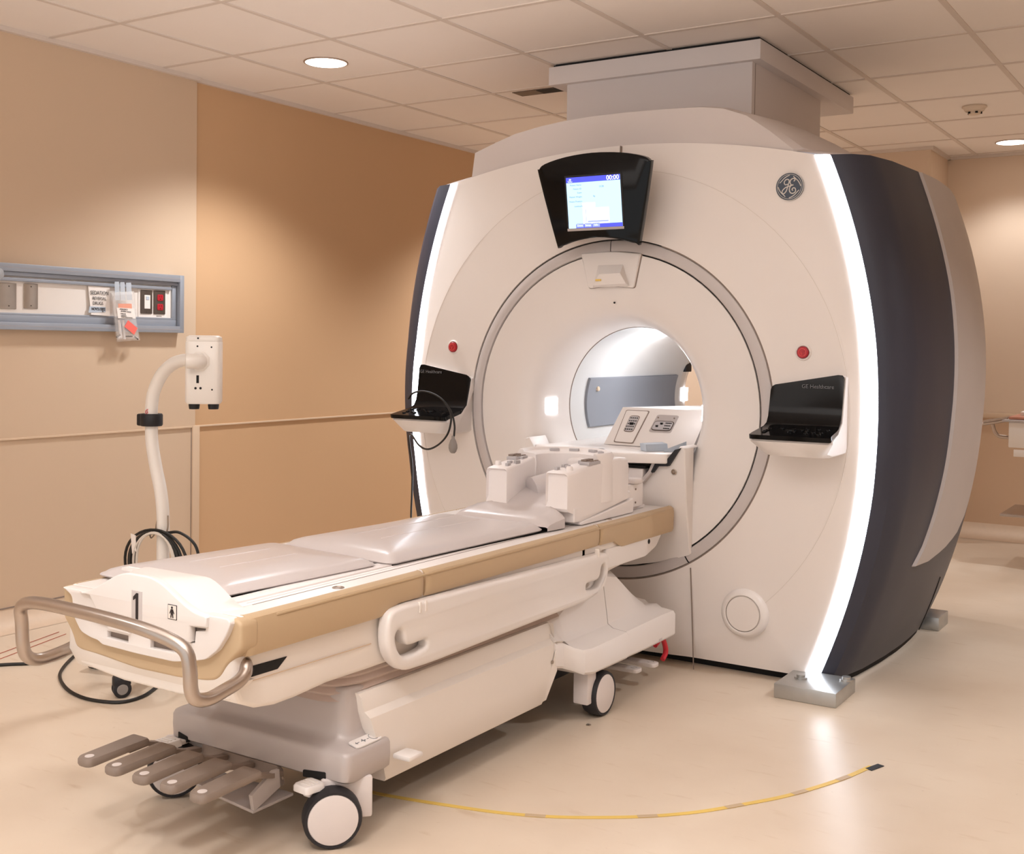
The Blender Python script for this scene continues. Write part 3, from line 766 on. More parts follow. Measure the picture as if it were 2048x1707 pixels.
# end of the table: beige U and white inner plate
YE = 1.822
ubp = on2('y', YE, [(126, 1182), (126, 1232), (137, 1252), (145, 1271), (150, 1291), (160, 1299), (191, 1308), (273, 1337), (355, 1355), (410, 1362), (430, 1361), (441, 1352), (451, 1332), (470, 1312), (482, 1300), (482, 1250)])
ub = [(x, z) for x, z in ubp]+[(X0+.305, .634), (X0-.305, .634)]
bm = B(); plate(bm, rpoly(ub, .012, 3), 'y', YE, YE+.055, .008, res=3); ep = obj('end_bumper', bm, 'beige', TB)
YP = YE-.014
def pxs_(L): return on2('y', YP, L)
wi = pxs_([(143, 1190), (148, 1235), (161, 1262), (180, 1274), (196, 1280), (203, 1288), (270, 1306), (346, 1323), (382, 1322), (410, 1319), (434, 1301), (452, 1271), (461, 1247)])+[(X0+.29, .636), (X0-.29, .636)]
holes = [pxs_([(214, 1261), (256, 1271), (256, 1285), (214, 1274)]), pxs_([(300, 1279), (352, 1288), (352, 1305), (300, 1295)]), pxs_([(258, 1255), (296, 1265), (296, 1271), (258, 1261)]), pxs_([(381, 1253), (411, 1257), (410, 1261), (391, 1262), (389, 1286), (380, 1285)])]
bm = B(); plate(bm, rpoly(wi, .010, 3), 'y', YP, YP+.03, .0025, holes=holes)
pl_ = obj('end_plate', bm, 'white2', TB)
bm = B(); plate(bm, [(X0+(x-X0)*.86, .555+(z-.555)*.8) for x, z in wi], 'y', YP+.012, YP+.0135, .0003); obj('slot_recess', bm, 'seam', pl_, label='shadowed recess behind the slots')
bm = B(); plate(bm, [(X0-.305, .49), (X0-.26, .44), (X0-.1, .425), (X0+.1, .425), (X0+.26, .44), (X0+.305, .49)], 'y', YE+.02, YE+.06, .008); obj('end_skirt', bm, 'cream', TB)
# cradle end cap (arched, with the figure 1)
CXC = X0+.006; YC = YP-.010
def hump(u, flat): 
    u = max(0, (abs(u)-flat)/(1-flat)); return .5+.5*math.cos(PI*min(1, u))
low = on2('y', YC, [(178, 1190), (190, 1215), (190, 1242), (213, 1249), (214, 1258), (256, 1268), (256, 1254), (297, 1263), (298, 1276), (354, 1286), (379, 1284), (379, 1252), (411, 1255), (412, 1236)])
w = .222; N_ = 30
topf = [(CXC+w-2*w*k/N_, .636+.066*hump(1-2*k/N_, .12)) for k in range(N_+1)]
bm = B(); plate(bm, low+topf, 'y', YC, YC+.02, .004)
w2 = .245
def crossarch(y, w, h, flat, c):
    return [(c+w-2*w*k/N_, y, .634+h*hump(1-2*k/N_, flat)) for k in range(N_+1)]
rows_ = [crossarch(YC+.006, w-.002, .064, .12, CXC), crossarch(YC+.03, w, .064, .2, CXC+.004), crossarch(YC+.07, w2-.01, .062, .34, CXC+.01), crossarch(YC+.105, w2, .060, .40, CXC+.012), crossarch(YC+.108, w2, .05, .40, CXC+.012)]
rows_.append([(x, y, .632) for x, y, z in rows_[-1]])
strip(bm, rows_)
ec = obj('cradle_end_cap', bm, 'white2', TB, sharp=40)
p = on('y', YC+.09, 284, 1143); bm = B(); box(bm, p.x-.06, p.x+.012, YC+.075, YC+.10, .685, p.z+.004, .004); obj('cap_hook', bm, 'white2', ec)
bm = B(); p = on('y', YC, 274, 1203); cx = p.x
plate(bm, [(cx-.018, .595), (cx+.018, .595), (cx+.018, .664), (cx-.018, .664)], 'y', YC-.0012, YC+.001, .0005); obj('number_sticker', bm, 'grey_ring', ec)
bm = B(); plate(bm, [(cx-.003, .597), (cx+.006, .597), (cx+.006, .659), (cx-.001, .659), (cx-.012, .649), (cx-.012, .641), (cx-.003, .646)], 'y', YC-.0020, YC-.0005, .0003); obj('number_one', bm, 'ink', ec)
p = on('y', YC, 345, 1223.5); cx2, cz2 = p.x, p.z
bm = B(); plate(bm, rrect(cx2, cz2, .030, .034, .001), 'y', YC-.001, YC+.001, .0003); ps = obj('patient_sticker', bm, 'ink', ec)
bm = B(); plate(bm, rrect(cx2, cz2, .027, .031, .001), 'y', YC-.0015, YC, .0003); obj('patient_sticker_face', bm, 'cream', ec)
bm = B(); lathe(bm, (cx2, YC-.0015, cz2+.0105), 'y', [(.003, 0), (.003, -.0006), (0, -.0006)], 12)
plate(bm, [(cx2-.0035, cz2+.007), (cx2-.008, cz2-.003), (cx2-.006, cz2-.004), (cx2-.003, cz2+.002), (cx2-.005, cz2-.013), (cx2-.002, cz2-.013), (cx2, cz2-.003), (cx2+.002, cz2-.013), (cx2+.005, cz2-.013), (cx2+.003, cz2+.002), (cx2+.006, cz2-.004), (cx2+.008, cz2-.003), (cx2+.0035, cz2+.007)], 'y', YC-.0022, YC-.001, .0002)
obj('patient_symbol', bm, 'ink', ec)
# push handle
hp = [(-.278, 1.91, .505), (-.292, 1.885, .500), (-.298, 1.85, .478), (-.299, 1.78, .466), (-.299, 1.74, .468), (-.298, 1.715, .485), (-.296, 1.705, .515), (-.296, 1.702, .565), (-.289, 1.695, .603), (-.25, 1.688, .622), (-.16, 1.675, .633), (0, 1.668, .634), (.16, 1.672, .626), (.25, 1.682, .610), (.289, 1.690, .590), (.300, 1.692, .555), (.302, 1.694, .51), (.304, 1.705, .487), (.305, 1.74, .478), (.305, 1.79, .486), (.304, 1.83, .495), (.301, 1.852, .508), (.292, 1.862, .522), (.278, 1.868, .527)]
bm = B(); tube(bm, cat([(X0+a, b, c) for a, b, c in hp], 6), .0155, 14); obj('push_handle', bm, 'steel', TB, label='brushed steel bow handle')
# side rails (fold-down) with hand holes
def jhole(y, z, s):
    pts = [(0, .065), (.014, .070), (.026, .060), (.034, .036), (.055, .022), (.12, .022), (.13, .012), (.12, .0), (.045, -.006), (.012, .012), (-.004, .045)]
    return [tuple(p[:2]) for p in cat([(y+s*a, z+b, 0) for a, b in pts], 3, True)]
for sx in (1, -1):
    rp = [(2.31, .50), (2.325, .562), (2.40, .566), (3.47, .546), (3.52, .54), (3.526, .49), (3.47, .415), (3.38, .40), (2.52, .388), (2.38, .392), (2.325, .44)]
    rp = [tuple(p[:2]) for p in rpoly(rp, [.05, .03, .05, .05, .02, .04, .06, .05, .05, .06, .05], 5)]
    bm = B(); plate(bm, rp, 'x', X0+sx*.297, X0+sx*.336, .012, holes=[jhole(2.355, .435, 1), jhole(3.492, .437, -1)], res=3)
    rl = obj('side_rail', bm, 'white2', TB, sharp=40)
    for y in (2.45, 2.475, 3.44):
        bm = B(); box(bm, X0+sx*.33-.008, X0+sx*.33+.009, y-.004, y+.004, .535, .565, .003); obj('rail_rib', bm, 'cream', rl)
    for y in (2.41, 3.40):
        bm = B(); box(bm, X0+sx*.295-.005, X0+sx*.295+.005, y-.008, y+.008, .545, .585); obj('rail_hinge', bm, 'black_m', rl)
# bellows
bm = B(); loops = []
def rr3(cx, cy, w, h, r, z): return [(a, b, z) for a, b in rrect(cx, cy, w, h, r, 6)]
for k in range(11):
    z = .335+k*.011; i = .0 if k % 2 == 0 else .012
    loops.append(rr3(X0, 2.86, .535-2*i+(k*.002), 1.30-2*i, .10, z))
loft(bm, loops); obj('bellows', bm, 'bellows', TB, sharp=20)
# base: white side skirts
def skirt(sx):
    bm = B(); rows = []
    pts_t = [(2.27, .365), (2.45, .352), (2.9, .345), (3.21, .352)]
    ys = [2.27+(3.21-2.27)*k/8 for k in range(9)]
    rows = []
    for y in ys:
        yb_ = 2.35+(3.14-2.35)*(y-2.27)/(3.21-2.27)
        rows.append([(X0+sx*.255, y, .355), (X0+sx*.278, y, .352), (X0+sx*.285, y+.004, .34), (X0+sx*.289, y+.01, .305), (X0+sx*.305, y+.015, .29), (X0+sx*.312, y*.4+yb_*.6, .20), (X0+sx*.305, yb_, .118), (X0+sx*.30, yb_, .108), (X0+sx*.26, yb_, .108)])
    rows.append([(X0+sx*.285, 3.212, .354), (X0+sx*.297, 3.212, .352), (X0+sx*.297, 3.215, .335), (X0+sx*.299, 3.216, .305), (X0+sx*.31, 3.216, .29), (X0+sx*.312, 3.214, .2), (X0+sx*.305, 3.16, .118), (X0+sx*.29, 3.15, .108), (X0+sx*.26, 3.15, .108)])
    rows = [[(X0+sx*.24, r[1], r[2]) for r in rows[0]]]+rows
    strip(bm, rows)
    o = obj('base_skirt', bm, 'cream', TB, sharp=30)
    bm = B(); lathe(bm, (X0+sx*.3125, 3.185, .235), 'x', [(.006, -.002*sx), (.006, .001*sx), (0, .001*sx)], 10); obj('skirt_screw', bm, 'plate', o)
skirt(1); skirt(-1)
bm = B(); box(bm, X0-.235, X0+.235, 2.27, 3.85, .13, .345); obj('base_core', bm, 'black_m', TB)
# grey near-end cover
bm = B()
l1 = lambda x0, x1, y0, y1, r, z: [(a, b, z) for a, b in rpoly([(X0+x0, y0), (X0+x1, y0), (X0+x1, y1), (X0+x0, y1)], [r, r, r*.3, r*.3], 6)]
loft(bm, [l1(-.316, .314, 2.190, 2.34, .025, .150), l1(-.322, .322, 2.178, 2.348, .03, .158), l1(-.323, .323, 2.176, 2.350, .03, .19), l1(-.3225, .3225, 2.177, 2.349, .03, .218), l1(-.319, .319, 2.181, 2.346, .03, .227), l1(-.312, .312, 2.188, 2.342, .032, .231),
          l1(-.288, .286, 2.212, 2.335, .06, .236), l1(-.276, .274, 2.224, 2.332, .085, .243), l1(-.271, .269, 2.229, 2.328, .09, .256), l1(-.268, .268, 2.232, 2.324, .09, .30), l1(-.267, .267, 2.234, 2.32, .09, .362), l1(-.258, .258, 2.244, 2.31, .09, .370)])
gb = obj('end_cover', bm, 'grey_base', TB, sharp=50)
def lbp(u, v, d=0): return Vector((X0+.281+.034*u, 2.225+.10*v, .2375-.0075*u+d))
bm = B(); A3 = [(.5+(a-.5), b) for a, b in rrect(.5, .5, 1, 1, .18)]; loft(bm, [[lbp(u, v, .001) for u, v in A3], [lbp(u, v, .004) for u, v in A3]])
ls = obj('brake_label', bm, 'white2', gb)
bm = B(); tube(bm, [lbp(.5+.36*math.cos(t*PI/8), .80+.12*math.sin(t*PI/8), .0045) for t in range(16)], .0008, 5, True)
for a, b in (((.5, .12), (.5, .26)), ((.38, .17), (.5, .12)), ((.62, .17), (.5, .12)), ((.5, .34), (.5, .50)), ((.3, .42), (.7, .42)), ((.4, .37), (.6, .47)), ((.5, .56), (.5, .63))):
    tube(bm, [lbp(*a, .0045), lbp(*b, .0045)], .0009, 5)
obj('brake_symbol', bm, 'txt_grey', gb)
YB0 = 2.176
sl2 = on2('y', YB0, [(606, 1538), (651, 1544), (651, 1560), (606, 1552)])
bm = B(); plate(bm, rpoly(sl2, .004), 'y', YB0-.001, YB0+.01, .0005); obj('pedal_slot', bm, 'gap', gb)
sl2 = on2('y', YB0+.004, [(359, 1461), (377, 1472), (377, 1484), (359, 1476)])
bm = B(); plate(bm, rpoly(sl2, .003), 'y', YB0-.001, YB0+.012, .0005); obj('pedal_slot', bm, 'gap', gb)
sl2 = on2('y', YB0, [(405, 1487), (440, 1498), (500, 1516), (553, 1530), (561, 1540), (564, 1570), (405, 1520)])
bm = B(); plate(bm, sl2, 'y', YB0-.001, YB0+.01, .0005); obj('pedal_opening', bm, 'seam', gb)
p = on('y', YB0, 566, 1555); bm = B(); lathe(bm, (p.x, YB0-.0, p.z), 'y', [(.004, .001), (.004, -.0015), (0, -.0015)], 10); obj('cover_screw', bm, 'plate', gb)
# foot pedals: five in a row
XG = -2.065
g = [on('x', XG, *p) for p in ((500, 1590), (505, 1622), (558, 1572), (556, 1537), (545, 1540))]
bm = B(); plate(bm, [(p.y, p.z) for p in g], 'x', XG-.006, XG+.006, .002)
lo = on('x', XG, 505, 1622); zt3 = lo.z
plate(bm, [(XG-.16, lo.y+.02), (XG+.006, lo.y-.004), (XG+.006, 2.19), (XG-.3, 2.19), (XG-.3, lo.y+.06)], 'z', zt3-.004, zt3+.004, .002)
obj('pedal_guard', bm, 'grey_base', TB)
pxs = [-2.436, -2.332, -2.231, -2.133, -2.031]
def pedal(x):
    bm = B(); pr_ = rpoly([(x-.027, 1.835), (x+.027, 1.835), (x+.033, 2.02), (x-.033, 2.02)], [.02, .02, .008, .008])
    loft(bm, [[(x+(a-x)*.93, 1.93+(b-1.93)*.98, .186+(b-1.83)*.06) for a, b in pr_], [(a, b, .190+(b-1.83)*.06) for a, b in pr_], [(a, b, .201+(b-1.83)*.04) for a, b in pr_], [(x+(a-x)*.9, 1.93+(b-1.93)*.97, .2065+(b-1.83)*.035) for a, b in pr_]])
    p = obj('foot_pedal', bm, 'pedal', TB, sharp=45)
    bm = B(); loft(bm, [[(x+a, y, z+b) for a, b in ((-.014, -.008), (.014, -.008), (.014, .007), (-.014, .007))] for y, z in ((1.97, .192),)]+[[(x-d+a, y, z+b) for a, b in ((-.012, -.006), (.012, -.006), (.012, .006), (-.012, .006))] for y, z, d in ((2.04, .186, .012), (2.11, .160, .035), (2.175, .142, .06))]); obj('pedal_arm', bm, 'pedal', p)
    bm = B(); lathe(bm, (x, 1.858, .2085), 'z', [(.0125, -.004), (.0115, -.0005), (0, 0)], 20); obj('pedal_dot', bm, 'hub', p)
    return p
for x in pxs: pedal(x)
# white brake pedals
bm = B(); box(bm, X0+.318, X0+.375, 2.36, 2.42, .168, .182, .005); obj('brake_pedal', bm, 'white2', TB)
for px, py, zz, sl_ in ((617, 1568, .152, 1), (334, 1482, .165, -1)):
    q0 = on('z', zz, px, py); x, y = q0.x, q0.y; bm = B()
    q = rpoly([(x-.030, y-.028), (x+.026, y-.034), (x+.036, y+.026), (x-.024, y+.034)], .012)
    loft(bm, [[(a, b, zz-.012) for a, b in q], [(a, b, zz) for a, b in q], [(x+(a-x)*.88, y+(b-y)*.88, zz+.005) for a, b in q]])
    box(bm, x-.016, x+.014, y+.0, 2.185, zz-.02, zz-.008, .003); box(bm, x-.012, x+.012, y-.008, y+.03, zz-.03, zz-.010, .004)
    bp2 = obj('brake_pedal', bm, 'white2', TB, sharp=45)
    bm = B()
    for k in (-.012, .0, .012): box(bm, x-.018, x+.018, y+k-.002, y+k+.002, zz+.004, zz+.0065)
    obj('pedal_ribs', bm, 'cream', bp2)
# docking cowl at far end
def cowl(sx):
    bm = B()
    def sec(y, xo, zt_, zl, zb, xl): 
        return [(X0, y, zt_), (X0+sx*.245, y, zt_), (X0+sx*.27, y, zt_-.02), (X0+sx*.295, y, zl+.012), (X0+sx*.315, y, zl), (X0+sx*(xo-.008), y, zl-.006), (X0+sx*xo, y, zl-.018), (X0+sx*xo, y, zb+.008), (X0+sx*(xo-.006), y, zb), (X0, y, zb)]
    secs = [sec(3.205, .313, .36, .298, .21, 0), sec(3.25, .316, .365, .290, .20, 0), sec(3.285, .345, .37, .268, .185, 0), sec(3.30, .368, .38, .262, .175, 0), sec(3.345, .378, .40, .26, .170, 0), sec(3.50, .378, .445, .262, .168, 0), sec(3.59, .378, .46, .264, .168, 0)]
    loft(bm, secs); o = obj('docking_cowl', bm, 'white2', TB, sharp=35)
    secs = [sec(3.595, .375, .46, .264, .168, 0), sec(3.70, .375, .44, .266, .166, 0), sec(3.82, .375, .36, .268, .166, 0), sec(3.90, .373, .31, .268, .166, 0), sec(3.985, .372, .285, .265, .166, 0)]
    bm = B(); loft(bm, secs); obj('docking_cowl', bm, 'white2', TB, sharp=35)
    return o
cowl(1); cowl(-1)
bm = B(); box(bm, X0+.36, X0+.3745, 3.80, 3.87, .170, .182, .0005); obj('cowl_label', bm, 'grey_ring', TB)
# red lever, dock pedals
bm = B(); tube(bm, cat([on('x', -1.86, 1310, 1290), on('x', -1.86, 1323, 1275), on('x', -1.86, 1330, 1290), on('x', -1.86, 1331, 1305), on('x', -1.86, 1325, 1318)], 5), .010, 10); obj('release_lever', bm, 'red2', TB, label='red release lever')
for px, py in ((1268, 1337), (1302, 1326)):
    c0 = on('z', .085, px, py); bm = B(); plate(bm, rrect(c0.x-.1, c0.y, .25, .05, .02), 'z', .075, .09, .004); dp = obj('dock_pedal', bm, 'hub', TB)
    bm = B(); tube(bm, [(c0.x+.012*math.cos(t*PI/8), c0.y+.010*math.sin(t*PI/8), .0905) for t in range(16)], .001, 5, True); obj('pedal_mark', bm, 'grey_ring', dp)
bm = B(); box(bm, X0-.2, X0+.25, 3.6, 3.95, .10, .168); obj('dock_latch_block', bm, 'black_m', TB)
# castors
def castor(x, y, r, yaw, w, forkdy):
    hubc = Vector((x, y, r)); R = Matrix.Rotation(yaw, 3, 'Z')
    def prof(bm, pr_, n=40):
        start = len(bm.verts); lathe(bm, (0, 0, 0), 'x', pr_, n)
        for v in bm.verts: v.co = R @ v.co + hubc
    h = w/2
    bm = B(); prof(bm, [(r*.86, -h), (r*.95, -h), (r, -h*.6), (r, h*.6), (r*.95, h), (r*.86, h)]); 
    w_ = obj('castor', bm, 'rubber', TB)
    bm = B(); prof(bm, [(0, -h*1.02), (r*.84, -h*1.0), (r*.88, -h*.85), (r*.88, h*.85), (r*.84, h*1.0), (r*.8, h*1.04), (0, h*1.06)]); obj('hub', bm, 'hub', w_)
    bm = B(); box(bm, -h*1.0-.016, -h*.9 if yaw else h*.5, forkdy-.03-(.07 if yaw else 0), forkdy+.03, -.02, r*1.15, .006)
    for v in bm.verts: v.co = R @ v.co + hubc
    obj('fork', bm, 'hub', w_)
    return w_
castor(-1.905, 2.165, .0735, -.72, .05, .075)
castor(X0+.335, 3.455, .0755, 0, .055, -.07)
castor(X0-.285, 2.165, .0735, -.72, .05, .075)
castor(X0-.335, 3.455, .0755, 0, .055, -.07)

# ------------------------------------------------------------------ mattresses
def mattress(quad, z0, z1, label, arch_=.006, lines=()):
    (ax, ay), (bx_, by_), (cx_, cy_), (dx_, dy_) = quad   # near-left, near-right, far-right, far-left
    o = bpy.data
    def pt(u, v): return Vector((ax, ay, 0))*(1-u)*(1-v)+Vector((bx_, by_, 0))*u*(1-v)+Vector((cx_, cy_, 0))*u*v+Vector((dx_, dy_, 0))*(1-u)*v
    bm = B(); loops = []
    def edge(ins):
        L = []
        W = (Vector(quad[0])-Vector(quad[1])).length; H = (Vector(quad[1])-Vector(quad[2])).length
        iu, iv = ins/W, ins/H
        for u, v in rrect(.5, .5, 1, 1, 0): pass
        base = [(iu, iv), (1-iu, iv), (1-iu, 1-iv), (iu, 1-iv)]
        ru, rv = .03/W, .03/H
        for i, (u, v) in enumerate(base):
            su = 1 if u < .5 else -1; sv = 1 if v < .5 else -1
            a = (u, v+sv*rv); b = (u+su*ru, v)
            if i in (1, 3): a, b = b, a
            if i == 0: seq = (a, b)
            elif i == 1: seq = (a, b)
            elif i == 2: seq = (a, b)
            else: seq = (a, b)
            for k in range(5):
                t = k/4
                L.append((seq[0][0]*(1-t)**2+2*u*t*(1-t)+seq[1][0]*t*t, seq[0][1]*(1-t)**2+2*v*t*(1-t)+seq[1][1]*t*t))
        return L
    def lvl(ins, z): return [pt(u, v)+Vector((0, 0, z)) for u, v in edge(ins)]
    h = z1-z0
    loops = [lvl(.012, z0), lvl(.002, z0+.004), lvl(-.002, z0+.008), lvl(.001, z0+.012), lvl(.005, z0+h*.45), lvl(.014, z0+h*.70), lvl(.032, z0+h*.90), lvl(.055, z1), lvl(.09, z1+arch_*.6), lvl(.13, z1+arch_)]
    loft(bm, loops)
    ob = obj('mattress_pad', bm, 'mattress', None, sharp=60)
    tag(ob, label, 'mattress', 'mattress pads on the patient table')
    for u in lines:
        bm = B(); tube(bm, [pt(u, .14/(cy_-by_)+(1-.28/(cy_-by_))*k/8)+Vector((0, 0, z1+arch_-.0012)) for k in range(9)], .0022, 6); obj('seam', bm, 'mattress', ob)
    return ob
mattress([(-2.50, 1.925), (-2.045, 1.925), (-2.005, 2.455), (-2.43, 2.50)], .6385, .668, 'short pale grey mattress pad at the foot end behind the arched 1 plate', .008, (.36, .62))
mattress([(-2.42, 2.52), (-1.982, 2.482), (-1.952, 3.245), (-2.365, 3.245)], .6385, .672, 'long glossy grey mattress pad in the middle reaching the head coil', .008, (.36, .62))

# ------------------------------------------------------------------ head coil
HX = -2.10
HC = thing('head_coil', 'white U-shaped head and neck coil with padded ramp on table', 'head coil', (HX, 3.58, .64))
bm = B()
# base wedge
plate(bm, rpoly([(3.44, .6385), (3.83, .6385), (3.83, .69), (3.44, .648)], .004), 'x', HX-.178, HX+.178, .003); obj('base_plate', bm, 'coil', HC, sharp=40)
bm = B(); plate(bm, rpoly([(3.40, .65), (3.45, .648), (3.815, .692), (3.815, .72), (3.40, .70)], .006), 'x', HX-.172, HX+.172, .006); obj('lower_shell', bm, 'coil', HC, sharp=40)
for sx in (1, -1):
    bm = B()
    def lp(y, z0, z1, xo, xi): return [(HX+sx*xi, y, z0), (HX+sx*xo, y, z0), (HX+sx*xo, y, z1-.012), (HX+sx*(xo-.004), y, z1-.004), (HX+sx*(xo-.012), y, z1), (HX+sx*(xi+.008), y, z1), (HX+sx*(xi+.002), y, z1-.004), (HX+sx*xi, y, z1-.01)]
    loft(bm, [lp(3.375, .722, .812, .160, .083), lp(3.365, .70, .818, .164, .079), lp(3.37, .69, .822, .166, .077), lp(3.45, .665, .831, .172, .088), lp(3.55, .67, .841, .174, .10), lp(3.62, .68, .845, .175, .106), lp(3.72, .69, .850, .177, .118), lp(3.78, .695, .844, .176, .13), lp(3.80, .70, .825, .170, .135)])
    ar = obj('coil_arm', bm, 'coil', HC, sharp=40)
    for k, (dx, y, l) in enumerate(((.10, 3.405, .02), (.098, 3.46, .03), (.12, 3.54, .036), (.118, 3.445, .022))):
        bm = B(); z = .821+(y-3.37)*.10; box(bm, HX+sx*dx-.006, HX+sx*dx+.006, y-l/2, y+l/2, z-.002, z+.011, .002); obj('latch_block', bm, 'pin', HC)
    bm = B(); lathe(bm, (HX+sx*.145, 3.41, .825), 'z', [(.013, 0), (.011, .012), (.009, .015), (0, .016)], 16); obj('knob', bm, 'coil', HC)
    # connector shell with ridges
    bm = B(); cxx = HX+sx*.150
    box(bm, cxx-.02, cxx+.022, 3.50, 3.585, .834, .848, .005); cn = obj('connector', bm, 'pin', HC)
    bm = B()
    for k in range(5): box(bm, cxx-.016, cxx+.004, 3.508+k*.012, 3.514+k*.012, .846, .855, .001)
    for k in range(4): box(bm, cxx+.008, cxx+.018, 3.515+k*.016, 3.526+k*.016, .846, .851, .001)
    obj('connector_contacts', bm, 'seam', cn)
    # notch roll between arm and rear ring
    bm = B(); lathe(bm, (HX+sx*.135, 3.605, .825), 'y', [(.0, -.012), (.022, -.012), (.026, -.006), (.026, .012), (.02, .018), (0, .018)], 20); obj('hinge_roll', bm, 'coil', HC)
# rear horseshoe
bm = B(); loops = []
n = 28
for k in range(n+1):
    a = -.12*PI+1.24*PI*k/n
    c, s = math.cos(a), math.sin(a); cy_ = 3.63
    ri, ro = .104, .172
    ey = 1.0 if s > 0 else 1.0
    def P(r, z): return (HX+r*c*1.02, cy_+r*s*ey*.95, z)
    loops.append([P(ri+.006, .70), P(ri, .82), P(ri+.003, .850), P(ri+.01, .855), P(ro-.022, .860), P(ro-.016, .870), P(ro-.006, .870), P(ro, .862), P(ro+.004, .82), P(ro+.006, .70)])
loft(bm, loops); obj('rear_shell', bm, 'coil', HC, sharp=40)
for a in (.22, .38, .58, .76):
    c, s = math.cos(a*PI), math.sin(a*PI); bm = B(); box(bm, HX+.133*c-.018, HX+.133*c+.018, 3.63+.128*s-.008, 3.63+.128*s+.008, .855, .867, .002, rot=Matrix.Rotation(a*PI-PI/2, 3, 'Z')); obj('latch_block', bm, 'pin', HC)
bm = B(); box(bm, HX-.15, HX+.15, 3.72, 3.795, .69, .84, .02, 3); obj('rear_housing', bm, 'coil', HC, sharp=40)
bm = B(); lathe(bm, (HX, 3.62, .70), 'z', [(.11, 0), (.108, .01), (0, .01)], 32); obj('cup_floor', bm, 'coil', HC)
# curved neck pad and ramp
bm = B(); tube(bm, cat([(HX-.06, 3.50, .735), (HX-.02, 3.57, .75), (HX+.02, 3.65, .765)], 6), .046, 16); obj('neck_pad', bm, 'mattress', HC)
bm = B(); rows = []
YR = [3.25, 3.26, 3.29, 3.32, 3.345, 3.36, 3.375, 3.40, 3.44, 3.48, 3.52, 3.56]
for y in YR:
    t = (y-3.25)/.31; sm = t*t*(3-2*t)
    zc = .672+.012*min(1, t*20)+.052*sm; g = sst(y, 3.352, 3.378); w = .192*(1-g)+.092*g; row = []
    for j in range(13):
        u = -1+2*j/12; e = .022*max(0, (abs(u)-.8)/.2)**2*(1-g)
        row.append((HX-.035*(1-t)+u*w, y, zc-e+.008*u*u*g))
    rows.append(row)
strip(bm, [[(p[0], p[1]-.012, .655) for p in rows[0]]]+rows)
for side in (0, -1): strip(bm, [[r[side] for r in rows], [(r[side][0], r[side][1], .64) for r in rows]])
obj('ramp_pad', bm, 'mattress', HC, sharp=50, label='grey vinyl ramp pad sloping up to the coil')
# block and handset behind the coil
bm = B(); box(bm, -2.06, -1.95, 3.84, 3.97, .6455, .735, .008); hb = obj('coil_connector_box', bm, 'coil')
tag(hb, 'small white connector box on table between head coil and scanner', 'connector box')
for z in (.665, .715):
    bm = B(); lathe(bm, (-1.949, 3.90, z), 'x', [(.004, -.001), (.004, .0012), (0, .0012)], 10); obj('screw', bm, 'seam', hb)
bm = B(); plate(bm, rrect(-2.0, 3.90, .15, .06, .028), 'z', .7355, .757, .008); hs = obj('coil_plug', bm, 'hub'); tag(hs, 'pale grey oval plug lying on the small white connector box', 'plug')

# ------------------------------------------------------------------ coil unit standing on the bridge in the bore
CU_ = thing('receiver_coil_unit', 'white receiver unit with two connector panels inside scanner bore', 'receiver unit', (-2.0, 4.6, .838))
def q3(pts, X): return [on('x', X, *p) for p in pts]
# sloped front panel faces: left panel in plane x~-2.07
A0 = on('x', -2.08, 1240, 814); A1 = on('x', -2.08, 1208, 880)
ang = .0
bm = B()
def U(x, y, z): return Vector((x, y, z))
fL, fR = X0-.06, X0+.298
# front slab leaning back: bottom front y=4.30, top y=4.42
b0, t0 = 4.28, 4.37
loft(bm, [[U(fL-.04, b0, .84), U(fR, b0, .84), U(fR, 5.2, .84), U(fL-.04, 5.2, .84)], [U(fL+.0, t0, .992), U(fR+.03, t0, .992), U(fR+.03, 5.15, .97), U(fL+.0, 5.15, .97)]])
obj('unit_body', bm, 'white2', CU_, sharp=40)
def face(u, v, d=0):
    p = U(fL-.04, b0, .84)*(1-u)*(1-v)+U(fR, b0, .84)*u*(1-v)+U(fL+.0, t0, .992)*(1-u)*v+U(fR+.03, t0, .992)*u*v
    nn = Vector((0, -.86, .51)); return p+nn*d
def facepoly(name, outl, d0, d1, m, par):
    b = B(); loft(b, [[face(u, v, d0) for u, v in outl], [face(u, v, d1) for u, v in outl]]); return obj(name, b, m, par, sharp=40)
pL = facepoly('connector_panel', rpoly([(.10, .06), (.33, .05), (.34, .93), (.06, .93)], .03), -.002, .002, 'seam', CU_)
facepoly('panel_face', rpoly([(.11, .08), (.32, .07), (.33, .91), (.07, .91)], .03), .001, .0035, 'white2', pL)
facepoly('connector_socket', rpoly([(.155, .34), (.27, .34), (.265, .78), (.145, .78)], .05), .003, .0048, 'seam', pL)
facepoly('socket_face', rpoly([(.160, .36), (.264, .36), (.259, .76), (.151, .76)], .045), .0045, .0056, 'pin', pL)
bm = B()
for i in range(4):
    for j in range(5):
        c = face(.172+.024*i, .41+.075*j, .0058); box(bm, c.x-.0025, c.x+.0025, c.y-.002, c.y+.002, c.z-.002, c.z+.002)
c = face(.21, .56, .006); box(bm, c.x-.008, c.x+.008, c.y-.004, c.y+.004, c.z-.005, c.z+.005)
obj('socket_pins', bm, 'gap', pL)
pR = facepoly('connector_panel', rpoly([(.44, .38), (.69, .38), (.70, .84), (.45, .84)], .04), -.002, .002, 'silver', CU_)
facepoly('connector_socket', rpoly([(.455, .42), (.68, .42), (.685, .68), (.46, .68)], .06), .001, .004, 'brown_plate', pR)
facepoly('socket_face', rpoly([(.462, .44), (.672, .44), (.677, .66), (.467, .66)], .05), .0035, .0055, 'pin', pR)
bm = B()
for i in range(4):
    for j in range(3):
        c = face(.60+.018*i, .48+.07*j, .0058); box(bm, c.x-.0025, c.x+.0025, c.y-.002, c.y+.002, c.z-.002, c.z+.002)
